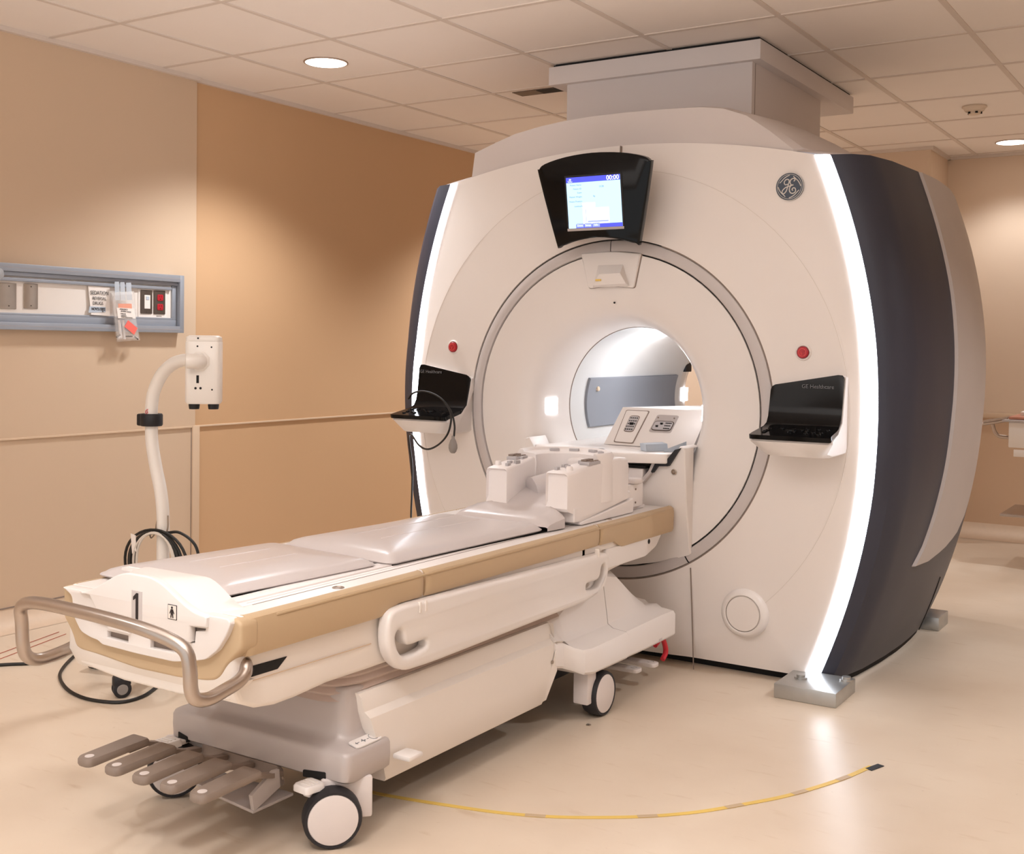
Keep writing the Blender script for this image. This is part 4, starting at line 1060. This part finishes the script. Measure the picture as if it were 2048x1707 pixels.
for u, v in ((.51, .53), (.55, .60)):
    c = face(u, v, .006); box(bm, c.x-.005, c.x+.005, c.y-.003, c.y+.003, c.z-.004, c.z+.004)
obj('socket_pins', bm, 'gap', pR)
bm = B(); 
for u, v, in ((.475, .76), (.66, .76)):
    c = face(u, v, .003); lathe(bm, c, 'y', [(.004, 0), (.003, -.002), (0, -.002)], 8)
obj('indicator_dot', bm, 'seam', pR)
# foam wedges on the bridge
def wedge(name, pts, lab):
    b = B(); loft(b, pts); o = obj(name, b, 'foam', None, sharp=40); tag(o, lab, 'foam wedge'); return o
ZD = .839
w1 = [(-2.045, 4.13), (-2.0, 4.09), (-1.95, 4.18), (-2.0, 4.24)]
wedge('foam_wedge', [[(a, b, ZD) for a, b in w1], [(a-.004, b, ZD+.028) for a, b in w1]], 'left blue grey foam wedge with blunt front, standing on the bore bridge')
w2b = [(-1.955, 4.20), (-1.94, 4.12), (-1.895, 4.20), (-1.91, 4.265)]
wedge('foam_wedge', [[(a, b, ZD) for a, b in w2b], [(a, b, ZD+h) for (a, b), h in zip(w2b, (.008, .008, .034, .034))]], 'right blue grey foam wedge with long slope, lying on the bore bridge')

# ------------------------------------------------------------------ squeeze bulb with hose on the left console
SB = thing('squeeze_bulb', 'grey rubber squeeze bulb hanging on a thin black hose from left console', 'squeeze bulb', (X0-.8, 3.93, .96))
yb_ = 3.925
def lp_(px, py, y=yb_): return on('y', y, px, py)
bm = B()
pts = [lp_(817, 797, 3.97), lp_(826, 786, 3.96), lp_(845, 782, 3.95), lp_(868, 788, 3.94), lp_(888, 802), lp_(903, 825), lp_(909, 850), lp_(908, 872)]
tube(bm, cat(pts, 6), .0042, 8); obj('hose', bm, 'cable', SB)
bm = B(); pts = [lp_(888, 802, 3.92), lp_(900, 822, 3.915), lp_(902, 842, 3.915), lp_(895, 868, 3.92), lp_(878, 888, 3.93), lp_(856, 898, 3.94), lp_(838, 890, 3.98), lp_(822, 868, 4.06), lp_(818, 880, 4.10), lp_(824, 930, 4.14), lp_(824, 980, 4.145), lp_(822, 1040, 4.145), lp_(824, 1120, 4.145)]
tube(bm, cat(pts, 6), .0042, 8); obj('hose', bm, 'cable', SB)
bc = lp_(906, 890)
bm = B(); lathe(bm, bc, 'z', [(0, -.034), (.008, -.033), (.014, -.026), (.0185, -.012), (.018, .002), (.012, .020), (.007, .028), (.006, .040), (0, .04)], 20); obj('bulb', bm, 'bulb', SB)

# ------------------------------------------------------------------ rolling stand with device
PX, PYY = -3.40, 2.92
ST = thing('rolling_stand', 'white curved pole stand on castors carrying a white camera box, beside left wall', 'stand', (PX, PYY, 0))
def sp(px, py): return on('y', PYY, px, py)
pp = [(PX, PYY, .08)]+[sp(326, 1160), sp(326, 1110), sp(326, 1030), sp(321, 980), sp(312, 935), sp(304, 885), sp(303, 850), sp(303, 815), sp(308, 782), sp(324, 748), sp(345, 728), sp(362, 721), sp(376, 720), sp(384, 720)]
pp = [Vector(p) for p in pp]; pp[0].x = pp[1].x
bm = B(); tube(bm, cat(pp, 5), .0235, 16); obj('pole', bm, 'pole', ST)
c = sp(303, 839); bm = B(); lathe(bm, (c.x, PYY, c.z), 'z', [(.024, -.023), (.038, -.023), (.041, -.018), (.041, .018), (.038, .023), (.024, .023)], 28); box(bm, c.x-.05, c.x-.02, PYY-.03, PYY+.02, c.z-.023, c.z+.022, .006); obj('clamp', bm, 'black_m', ST)
BA = math.radians(40); BRt = Vector((math.cos(BA), math.sin(BA), 0)); BN = Vector((math.sin(BA), -math.cos(BA), 0))
c = sp(406, 742); RB = Matrix.Rotation(BA, 3, 'Z'); BC = Vector((c.x, PYY+.005, 0))
def bpl(px, py, d=.046):
    r = Vector(ray(px, py)); P0 = BC+BN*d; t = (P0-Vector((0, 0, CAMZ))).dot(BN)/r.dot(BN); return Vector((0, 0, CAMZ))+r*t
bm = B()
loft(bm, [[RB @ Vector((a, b, 0))+BC+Vector((0, 0, z)) for a, b in rrect(0, 0, w, d, .022, 4)] for z, w, d in ((1.022, .114, .082), (1.030, .125, .092), (1.244, .125, .092), (1.246, .122, .089), (1.248, .124, .091), (1.262, .120, .088), (1.268, .10, .075))])
hd = obj('camera_box', bm, 'pole', ST, sharp=45)
c = sp(301, 823)+BN*.0245; bm = B(); UZ = Vector((0, 0, 1)); c = c-BRt*.004
tube(bm, [c+BRt*(.0095*math.cos(t*PI/8))+UZ*(.0105*math.sin(t*PI/8)) for t in range(16)], .0013, 5, True); tube(bm, [c-BRt*.003-UZ*.005, c-BRt*.003+UZ*.005, c+BRt*.003+UZ*.005, c+BRt*.003-UZ*.005], .0012, 5); tube(bm, [c-BRt*.006-UZ*.006, c+BRt*.006+UZ*.006], .0009, 5); obj('warning_mark', bm, 'red2', ST)
q2 = bpl(400, 722)
bm = B(); qa = q2+BN*.032-BRt*.028; tube(bm, [qa-BRt*.012, qa, q2+BN*.024-BRt*.006, q2+BN*.008, q2-BN*.01], .0265, 18); obj('collar', bm, 'pole', hd, sharp=60)
bm = B(); up_ = Vector((0, 0, 1)); loft(bm, [[q2+BRt*(r*math.cos(k*PI/4+.39))+up_*(r*1.05*math.sin(k*PI/4+.39))+BN*d for k in range(8)] for r, d in ((.036, -.002), (.036, .002), (.030, .006))]); obj('flange', bm, 'pole', hd)
bm = B()
def dot(px, py, r):
    p = bpl(px, py); loft(bm, [[p+BRt*(r*math.cos(k*PI/5))+up_*(r*math.sin(k*PI/5))+BN*d for k in range(10)] for d in (-.001, .0008)])
for x, y in ((396, 676), (395, 692), (423, 694), (424, 779)): dot(x, y, .0032)
for x, y in ((391, 776), (401, 776)): dot(x, y, .0045)
p = bpl(395, 758); loft(bm, [[p+BRt*a+up_*b+BN*d for a, b in ((-.004, -.014), (.005, -.014), (.005, .014), (-.004, .014))] for d in (-.001, .0006)])
obj('screw_holes', bm, 'gap', hd)
for x in (392, 422):
    p = sp(x, 808); bm = B(); lathe(bm, (BC+BRt*(-.034 if x == 392 else .034))+Vector((0, 0, 1.024)), 'z', [(.019, .0), (.020, -.008), (.018, -.022), (0, -.023)], 18); obj('knob', bm, 'black_m', hd)
# base and castors
bm = B(); lathe(bm, (PX, PYY, .075), 'z', [(0, .06), (.03, .06), (.05, .035), (.075, .02), (.075, -.01), (0, -.01)], 24)
cas = [on('z', 0, 243, 1393), on('z', 0, 192, 1336)]
angs = []
a1 = math.atan2(cas[0].y-PYY, cas[0].x-PX); a2 = math.atan2(cas[1].y-PYY, cas[1].x-PX)
cpos = [Vector((cas[0].x, cas[0].y, 0)), Vector((cas[1].x, cas[1].y, 0))]
for k in (1, 2, 3): cpos.append(Vector((PX+.29*math.cos(a1+k*1.256), PYY+.29*math.sin(a1+k*1.256), 0)))
for p in cpos: tube(bm, [(PX, PYY, .088), (PX+(p.x-PX)*.5, PYY+(p.y-PYY)*.5, .085), (p.x, p.y, .078)], .02, 10, rr=[.03, .026, .018])
obj('star_base', bm, 'rubber', ST)
for i, p in enumerate(cpos):
    bm = B(); R = Matrix.Rotation((-.5, .2, 1.2, 2.0, -1.0)[i], 3, 'Z')
    for sx in (-.014, .014):
        st = len(bm.verts); b2 = B(); lathe(b2, (0, 0, 0), 'x', [(0, sx-.007), (.026, sx-.007), (.031, sx-.004), (.031, sx+.004), (.026, sx+.007), (0, sx+.007)], 24)
        for v in b2.verts: v.co = R @ v.co + Vector((p.x, p.y, .031))
        me = bpy.data.meshes.new('t'); b2.to_mesh(me); b2.free(); bm.from_mesh(me); bpy.data.meshes.remove(me)
    w_ = obj('castor', bm, 'rubber', ST)
    bm = B()
    for sx in (-.0215, .0215):
        b2 = B(); lathe(b2, (0, 0, 0), 'x', [(.019, sx), (.017, sx*1.06), (0, sx*1.06)], 20)
        for v in b2.verts: v.co = R @ v.co + Vector((p.x, p.y, .031))
        me = bpy.data.meshes.new('t'); b2.to_mesh(me); b2.free(); bm.from_mesh(me); bpy.data.meshes.remove(me)
    obj('castor_hub', bm, 'bulb', w_)
    bm = B(); vs = box(bm, -.022, .022, -.03, .03, .036, .078, .010)
    for v in bm.verts: v.co = R @ v.co + Vector((p.x, p.y, 0))
    obj('castor_hood', bm, 'rubber', w_)
# hooks with coiled cables
for sx in (-1, 1):
    bm = B(); x = pp[2].x+sx*.026
    tube(bm, cat([(x, PYY, .60), (x+sx*.006, PYY-.005, .56), (x+sx*.004, PYY-.012, .53), (x+sx*.016, PYY-.02, .512), (x+sx*.024, PYY-.02, .53)], 4), .0028, 6); obj('cable_hook', bm, 'plate', ST)
CC = thing('coiled_cables', 'coil of black and white cables taped together hanging on the stand pole', 'cables', (pp[2].x, PYY, .42))
xx = pp[2].x
def loop(cx, cz, rx, rz, dy, r, m, ph=0):
    b = B(); tube(b, [(cx+rx*math.cos(2*PI*k/40+ph), PYY+dy+.008*math.sin(2*PI*k/40*2), cz+rz*math.sin(2*PI*k/40)) for k in range(40)], r, 8, True); return obj('cable_loop', b, m, CC)
loop(xx-.005, .405, .170, .142, -.030, .0055, 'cable'); loop(xx-.002, .40, .146, .140, -.034, .0055, 'cable'); loop(xx, .40, .132, .140, -.040, .006, 'cable'); loop(xx-.0, .39, .118, .147, -.036, .0055, 'cable')
loop(xx+.006, .40, .098, .140, -.044, .0045, 'cable_w'); loop(xx+.004, .40, .112, .138, -.046, .004, 'cable_w')
bm = B(); tube(bm, cat([(xx+.02, PYY, .535), (xx+.08, PYY+.01, .54), (xx+.15, PYY+.02, .50), (xx+.175, PYY+.02, .42), (xx+.17, PYY+.03, .30), (xx+.12, PYY+.05, .2)], 6), .0055, 8); obj('cable_loop', bm, 'cable', CC)
p = sp(290, 1082)
bm = B(); loft(bm, [[(p.x-.016, PYY-.054, p.z+.035), (p.x+.012, PYY-.054, p.z+.03), (p.x+.018, PYY-.056, p.z-.03), (p.x+.006, PYY-.056, p.z-.022), (p.x-.004, PYY-.056, p.z-.04)], [(p.x-.016, PYY-.052, p.z+.035), (p.x+.012, PYY-.052, p.z+.03), (p.x+.018, PYY-.054, p.z-.03), (p.x+.006, PYY-.054, p.z-.022), (p.x-.004, PYY-.054, p.z-.04)]]); obj('tape_flag', bm, 'paper', CC)

# ------------------------------------------------------------------ floor cables, tape, thread
def fl(px, py, z=.006): return on('z', z, px, py)
bm = B(); tube(bm, cat([fl(-160, 1342), fl(0, 1329), fl(60, 1326), fl(110, 1318), fl(168, 1290), fl(215, 1270)], 6), .0062, 8)
tag(obj('floor_cable', bm, 'cable'), 'straight black cable lying on floor at left edge, going under table', 'cable', 'black cables on the floor')
bm = B(); tube(bm, cat([fl(200, 1275), fl(155, 1306), fl(126, 1335), fl(120, 1355), fl(135, 1378), fl(165, 1394), fl(205, 1402), fl(245, 1403), fl(285, 1392), fl(312, 1374), fl(345, 1345)], 6), .0062, 8)
tag(obj('floor_cable', bm, 'cable'), 'black cable lying in a wide loop on the floor around stand castor', 'cable', 'black cables on the floor')
for a, b, lab in (((0, 1306), (118, 1263), 'upper thin red thread on the floor by the left wall'), ((0, 1317), (132, 1267), 'lower thin red thread on the floor by the left wall')):
    bm = B(); p, q = fl(*a, .002), fl(*b, .002); p = p+(p-q)*.8; tube(bm, [p, q], .0013, 5); tag(obj('floor_thread', bm, 'redline'), lab, 'thread')
tp = [(640, 1545), (730, 1580), (800, 1595), (900, 1611), (1000, 1625), (1100, 1633), (1200, 1634.5), (1300, 1632), (1400, 1623), (1500, 1606), (1570, 1592), (1630, 1575), (1690, 1555), (1743, 1532)]
c = cat([fl(*p, .0) for p in tp], 4); bm = B(); rows = []
for i in range(len(c)):
    t = (c[min(i+1, len(c)-1)]-c[max(i-1, 0)]).normalized(); nn = Vector((-t.y, t.x, 0))*.0085
    rows.append([c[i]-nn+Vector((0, 0, .0004)), c[i]-nn+Vector((0, 0, .0016)), c[i]+nn+Vector((0, 0, .0016)), c[i]+nn+Vector((0, 0, .0004))])
strip(bm, rows); ft = obj('floor_tape', bm, 'yellow')
for k in (18, 27, 34, 41, 47):
    if k+1 < len(c):
        t = (c[k+1]-c[k]).normalized(); nn = Vector((-t.y, t.x, 0))*.009; b = B()
        loft(b, [[p+Vector((0, 0, z)) for p in (c[k]-nn, c[k]+t*.055-nn, c[k]+t*.055+nn, c[k]+nn)] for z in (.0017, .0021)]); obj('tape_patch', b, 'beige', ft)
tag(ft, 'curved line of yellow tape stuck on the floor in front of scanner', 'tape')
bm = B()
d = (fl(1755, 1527)-fl(1738, 1534)); e0 = fl(1737, 1535); e1 = fl(1762, 1526); t = (e1-e0).normalized(); nn = Vector((-t.y, t.x, 0))*.011
loft(bm, [[p+Vector((0, 0, z-.006)) for p in (e0-nn, e1-nn, e1+nn, e0+nn)] for z in (.0004, .0022)]); obj('black_end', bm, 'black_m', ft)
bm = B(); p = fl(1476, 1450-300, 0); p = fl(1177, 1450, 0); box(bm, p.x-.007, p.x+.007, p.y-.006, p.y+.006, .0002, .004, .001); tag(obj('floor_chip', bm, 'plate'), 'tiny grey chip on the floor near the far table castor', 'debris')
for px, py, l in ((1828, 1385, .022), (1387, 1512, .018), (2010, 1497, .01)):
    pass

# ------------------------------------------------------------------ wall service rail
XW = XL+.02
WR = thing('wall_service_rail', 'long anodised aluminium service rail on left wall with outlets', 'service rail', (XW, 3.3, 1.42))
y0, y1 = 1.2, 3.93; zb, zt2 = 1.285, 1.566
bm = B(); box(bm, XW, XW+.012, y0, y1-.004, zb+.01, zt2-.01); obj('back_panel', bm, 'cream', WR)
def bar(name, ya, yb2, za, zb2, x1, m='rail_alu', bv=.002):
    b = B(); box(b, XW, XW+x1, ya, yb2, za, zb2, bv); return obj(name, b, m, WR)
bar('frame_top', y0, y1, zt2-.034, zt2, .045); bar('frame_bottom', y0, y1, zb, zb+.032, .045); bar('frame_end', y1-.026, y1, zb, zt2, .0455)
bar('inner_ledge', y0, y1-.026, zt2-.052, zt2-.034, .030); bar('inner_ledge', y0, y1-.026, zb+.032, zb+.062, .022); bar('inner_ledge', y1-.054, y1-.0262, zb+.0615, zt2-.0525, .0212)
bar('raceway', y0, y1-.062, zt2-.074, zt2-.060, .028); bar('raceway', y0, y1-.03, zb+.062, zb+.072, .02)
for z in (zt2-.017, zb+.016): bar('frame_line', y0, y1-.012, z-.0008, z+.0008, .0458, 'silver', 0)
def rp_(px, py, x=XW+.013): 
    p = on('x', x, px, py); return p.y, p.z
def wplate(name, px0, px1, py0, py1, m, d=.005, par=WR, x0=XW+.012, bev=.002):
    ya, za = rp_(px0, (py0+py1)/2); yb2, _ = rp_(px1, (py0+py1)/2); _, zt_ = rp_((px0+px1)/2, py0); _, zb_ = rp_((px0+px1)/2, py1)
    b = B(); plate(b, rrect((ya+yb2)/2, (zt_+zb_)/2, abs(yb2-ya), zt_-zb_, .003), 'x', x0, x0+d, bev); return obj(name, b, m, par), (ya+yb2)/2, (zt_+zb_)/2, abs(yb2-ya), zt_-zb_
def screws(par, lst, x):
    for y, z in lst:
        b = B(); lathe(b, (x, y, z), 'x', [(.0035, -.001), (.003, .001), (0, .0012)], 10); obj('screw', b, 'brown_plate', par)
o1, cy, cz, w, h = wplate('blank_plate', -30, 32, 565, 617, 'plate'); screws(o1, [(cy+w*.25, cz+h*.38), (cy+w*.25, cz-h*.38)], XW+.017)
o1, cy, cz, w, h = wplate('blank_plate', 47, 75, 567, 617, 'plate'); screws(o1, [(cy, cz+h*.38), (cy, cz-h*.38)], XW+.017)
o2, *_ = wplate('outlet_backing', 276, 333, 577, 635, 'paper', .003)
o3, cy, cz, w, h = wplate('switch_plate', 280, 303, 580, 627, 'brown_plate', .005, WR, XW+.015)
b = B(); plate(b, rrect(cy+.002, cz, w*.5, h*.58, .001), 'x', XW+.02, XW+.023, .001); obj('rocker', b, 'paper', o3)
b = B(); plate(b, rrect(cy+.002, cz+h*.16, w*.27, h*.15, .001), 'x', XW+.023, XW+.025, .0008); obj('pilot_button', b, 'blue_lbl', o3)
screws(o3, [(cy, cz+h*.43), (cy, cz-h*.43)], XW+.02)
o4, cy, cz, w, h = wplate('outlet_plate', 306, 329, 581, 628, 'brown_plate', .005, WR, XW+.015)
for dz in (.2, -.2):
    b = B(); plate(b, rrect(cy+.002, cz+dz*h, w*.52, h*.27, .008), 'x', XW+.02, XW+.0225, .001); oo = obj('red_outlet', b, 'red', o4)
    b = B()
    for dy in (-.006, .006): box(b, XW+.0224, XW+.0228, cy+.002+dy-.001, cy+.002+dy+.001, cz+dz*h+.002, cz+dz*h+.009)
    box(b, XW+.0224, XW+.0228, cy-.001, cy+.004, cz+dz*h-.010, cz+dz*h-.006); obj('slots', b, 'gap', o4)
b = B(); ty, tz = rp_(312, 632); text(b, 'ESSENTIAL', (XW+.0155, ty, tz), (0, 1, 0), (0, 0, 1), .007, .0002); obj('outlet_caption', b, 'ink', WR, smooth=False)
# paper note leaning on the ledge
def wp(px, py, x): return on('x', x, px, py)
NT = thing('paper_note', 'white paper note reading SEDATION REVERSAL DRUGS propped on the wall rail', 'note', tuple(wp(200, 628, XW+.024)))
xn = XW+.024
q = [wp(182, 629, xn), wp(220, 632, xn), wp(219, 574, xn-.004), wp(176, 571, xn-.004)]
b = B(); loft(b, [[p for p in q], [p+Vector((.0012, 0, 0)) for p in q]]); obj('sheet', b, 'paper', NT, smooth=False)
def wtext(bm, s, px, py, size, x, bold=0, shear=0, rot=0):
    p = wp(px, py, x); text(bm, s, p, (0, math.cos(rot), math.sin(rot)), (0, -1.25*math.sin(rot), 1.25*math.cos(rot)), size, .0003, 'CENTER', bold, shear)
b = B(); wtext(b, 'SEDATION', 199, 586, .0205, xn+.0018); wtext(b, 'REVERSAL', 199, 597, .0170, xn+.0018); wtext(b, 'DRUGS', 196, 606.5, .0175, xn+.0018); obj('handwriting', b, 'ink', NT, smooth=False)
q = [wp(177, 625, xn+.0016), wp(211, 624, xn+.0016), wp(211, 614, xn+.0016), wp(179, 612, xn+.0016)]
b = B(); loft(b, [q, [p+Vector((.0008, 0, 0)) for p in q]]); obj('date_label', b, 'blue_lbl', NT, smooth=False)
b = B(); wtext(b, 'NOV/21/2022', 197, 618, .0130, xn+.0030, .0004); wtext(b, 'hr.', 206, 622.5, .010, xn+.0030); obj('date_writing', b, 'ink', NT, smooth=False)
# clear bag taped to the rail
BG = thing('drug_bag', 'clear plastic bag of reversal drugs with orange card taped to wall rail', 'bag', tuple(wp(250, 680, XW+.05)))
xb = XW+.052
def bagl(dx, ins): 
    P = [(222, 585), (268, 582), (273, 640), (280, 680), (250, 682), (233, 684), (228, 640)]
    cx = sum(p[0] for p in P)/7; cyy = sum(p[1] for p in P)/7
    return [wp(cx+(a-cx)*ins, cyy+(c-cyy)*ins, xb+dx) for a, c in P]
b = B(); loft(b, [bagl(-.014, .93), bagl(-.008, 1), bagl(.004, 1), bagl(.014, .9)]); obj('pouch', b, 'bag', BG)
for k, (xa, xc) in enumerate(((229, 238), (240, 249), (252, 262))):
    q = [wp(xa+1, 600, xb+.004), wp(xc+2, 600, xb+.004), wp(xc, 563+k, XW+.047), wp(xa, 563+k, XW+.047)]
    b = B(); loft(b, [q, [p+Vector((.001, 0, 0)) for p in q]]); obj('tape_strip', b, 'tape_clear', BG)
def card(name, P, dx, m):
    q = [wp(a, c, xb+dx) for a, c in P]; b = B(); loft(b, [q, [p+Vector((.0012, 0, 0)) for p in q]]); return obj(name, b, m, BG, smooth=False)
card('orange_card', [(237, 622), (264, 620), (263, 607), (236, 607)], .012, 'orange')
card('drug_label', [(236, 636), (271, 637), (268, 617), (233, 615)], .016, 'paper')
card('pink_sticker', [(249, 653), (268, 669), (275, 656), (256, 640)], .016, 'pink')
b = B()
for t_, px_, py_, sz_ in (('EMERGENCY', 248, 618.6, .0080), ('(REVERSAL DRUGS)', 252, 623.0, .0068), ('- NARCAN', 246, 627.2, .0066), ('- ANEXATE', 247, 631.0, .0066), ('STORED IN SEDATION BOX', 254, 634.6, .0052)): wtext(b, t_, px_, py_, sz_, xb+.0185, rot=-.05)
obj('label_writing', b, 'ink', BG, smooth=False)
b = B()
for (ax, ay, bx_, by_) in ((238, 640, 242, 676), (246, 640, 249, 678), (236, 676, 243, 671), (268, 672, 276, 678)):
    tube(b, [wp(ax, ay, xb+.0), wp(bx_, by_, xb+.0)], .006, 8)
obj('syringe', b, 'hub', BG)
b = B(); tube(b, [wp(270, 673, xb+.008), wp(276, 678, xb+.008)], .004, 8); tube(b, [wp(233, 674, xb+.008), wp(240, 669, xb+.008)], .004, 8); obj('clip', b, 'brown_plate', BG)
b = B(); wtext(b, 'medication', 258, 672, .009, xb+.0155); obj('bag_print', b, 'ink', BG, smooth=False)
# translucent cap at the edge of the frame
b = B(); p = wp(-3, 547, XW+.06); lathe(b, (p.x-.01, p.y-.01, p.z), 'y', [(.0, .032), (.022, .028), (.032, .012), (.034, -.005), (.034, -.05), (0, -.05)], 20); tag(obj('suction_cap', b, 'tape_clear'), 'cloudy plastic cap at left end of the wall rail', 'cap')

# ------------------------------------------------------------------ ceiling things
LGT = [(-3.71, 4.125), (-1.33, 7.84)]
for i, (x, y) in enumerate(LGT):
    t = thing('ceiling_light', ['round recessed ceiling downlight left of the scanner duct', 'round recessed ceiling downlight at the far right by back wall'][i], 'ceiling light', (x, y, ZC), 'recessed downlights')
    bm = B(); lathe(bm, (x, y, ZC), 'z', [(.104, .004), (.104, -.004), (.098, -.006), (.095, -.002)], 40); obj('rim', bm, 'steel', t)
    bm = B(); lathe(bm, (x, y, ZC), 'z', [(.0955, -.0045), (.09, -.0038), (0, -.0036)], 40); obj('lens', bm, 'lens', t)
SD = thing('smoke_detector', 'small round cream smoke detector on the ceiling right of the duct', 'smoke detector', (-1.315, 6.60, ZC))
bm = B(); lathe(bm, (-1.315, 6.60, ZC), 'z', [(.062, .0), (.064, -.008), (.056, -.014), (.05, -.026), (.044, -.028)], 32); obj('base', bm, 'det', SD)
bm = B(); lathe(bm, (-1.315, 6.60, ZC), 'z', [(.044, -.026), (.034, -.031), (.030, -.044), (.024, -.047), (0, -.048)], 28); obj('sensor_head', bm, 'det', SD)
bm = B()
for k in range(5):
    a = k*2*PI/5-2.3; box(bm, -1.315+.032*math.cos(a)-.006, -1.315+.032*math.cos(a)+.006, 6.60+.032*math.sin(a)-.006, 6.60+.032*math.sin(a)+.006, ZC-.042, ZC-.033)
obj('sensor_slots', bm, 'gap', SD)
VT = thing('ceiling_vent', 'dark open slot vent in the ceiling beside the duct collar', 'vent', (-3.05, 5.15, ZC))
bm = B(); box(bm, -3.30, -2.80, 5.10, 5.20, ZC-.003, ZC+.001); obj('vent_opening', bm, 'brown_plate', VT)
bm = B(); box(bm, -3.16, -3.0, 5.11, 5.19, ZC-.0045, ZC-.001); box(bm, -2.98, -2.82, 5.11, 5.19, ZC-.0045, ZC-.001); obj('vent_slat', bm, 'gap', VT)

# ------------------------------------------------------------------ supply cart at right
CT = thing('supply_cart', 'pale utility cart with steel side handle by the back wall, far right', 'cart', (-.95, 7.35, 0))
bm = B(); box(bm, -1.19, -.55, 7.1, 7.65, .70, .845, .006); dr = obj('drawer_box', bm, 'cream', CT)
bm = B(); box(bm, -1.16, -.6, 7.095, 7.1, .65, .69, .002); obj('lower_shelf_edge', bm, 'cream', CT)
bm = B(); box(bm, -1.225, -.54, 7.09, 7.66, .845, .857, .003); obj('cart_top', bm, 'silver', CT)
bm = B(); box(bm, -1.23, -.55, 7.12, 7.62, .30, .315, .003); obj('cart_shelf', bm, 'steel', CT)
for x, y in ((-1.03, 7.14), (-.58, 7.14), (-1.03, 7.6), (-.58, 7.6)):
    bm = B(); tube(bm, [(x, y, .06), (x, y, .70)], .014, 10); lg = obj('leg', bm, 'steel', CT)
    bm = B(); lathe(bm, (x, y, .04), 'x', [(0, -.012), (.04, -.012), (.04, .012), (0, .012)], 20); obj('castor', bm, 'rubber', lg)
bm = B(); tube(bm, cat([(-1.21, 7.2, .855), (-1.29, 7.2, .835), (-1.345, 7.2, .825), (-1.36, 7.25, .825), (-1.36, 7.5, .825), (-1.345, 7.55, .825), (-1.21, 7.56, .855)], 5), .012, 8); tube(bm, cat([(-1.30, 7.22, .83), (-1.285, 7.22, .78), (-1.262, 7.22, .755), (-1.21, 7.22, .75)], 5), .011, 8); obj('side_handle', bm, 'steel', CT)
bm = B(); box(bm, -1.20, -.8, 7.15, 7.5, .8575, .875, .006); tr_ = obj('supply_tray', bm, 'wood'); tag(tr_, 'flat salmon coloured tray lying on top of the cart at right', 'tray')
bm = B(); lathe(bm, (-1.13, 7.3, .8755), 'z', [(.03, 0), (.03, .02), (.012, .028), (0, .03)], 16); tag(obj('small_bottle', bm, 'paper'), 'small white container on the salmon tray, at right frame edge', 'container')

# ------------------------------------------------------------------ lights
def spot(x, y, e, ang=125, blend=.6, col=(.98, 1, 1.03), size=.09):
    l = bpy.data.lights.new('downlight', 'SPOT'); l.energy = e; l.spot_size = math.radians(ang); l.spot_blend = blend; l.color = col; l.shadow_soft_size = size
    o = bpy.data.objects.new('downlight_lamp', l); COL.objects.link(o); o.location = (x, y, ZC-.03); return o
for x, y, e in ((-3.71, 4.125, 76), (-1.33, 7.84, 20), (-3.71, .37, 40), (-1.33, .37, 40), (.45, 4.1, 66), (.45, 6.6, 80), (.45, .6, 34), (-3.71, 6.6, 110)):
    spot(x, y, e)
# soft room fill, warm
l = bpy.data.lights.new('room_fill', 'AREA'); l.shape = 'RECTANGLE'; l.size = 3.2; l.size_y = 2.0; l.energy = 14; l.color = (1, 1, 1)
o = bpy.data.objects.new('room_fill_lamp', l); COL.objects.link(o); o.location = (-1.6, 1.0, ZC-.02)

# added spot beside the camera, aimed up to brighten the ceiling
l = bpy.data.lights.new('bounce', 'SPOT'); l.energy = 300; l.color = (1, 1, 1.02); l.spot_size = math.radians(98); l.spot_blend = .9; l.shadow_soft_size = .15
o = bpy.data.objects.new('bounce_fill', l); COL.objects.link(o); o.location = (-.9, .2, 1.75); o.rotation_euler = Vector((-.38, .58, .74)).to_track_quat('-Z', 'Y').to_euler()
l = bpy.data.lights.new('bore_light', 'POINT'); l.energy = 2.6; l.color = (.95, .97, 1); l.shadow_soft_size = .06  # added mid-bore point light, lifts the dark interior beyond the bore lights
o = bpy.data.objects.new('bore_fill', l); COL.objects.link(o); o.location = (X0, 4.75, 1.2)
w = bpy.data.worlds.new('world'); scene.world = w; w.use_nodes = True
bg = w.node_tree.nodes['Background']; bg.inputs[0].default_value = (1, 1, 1, 1); bg.inputs[1].default_value = .7
scene.view_settings.view_transform = 'Standard'; scene.view_settings.look = 'None'; scene.view_settings.exposure = .6
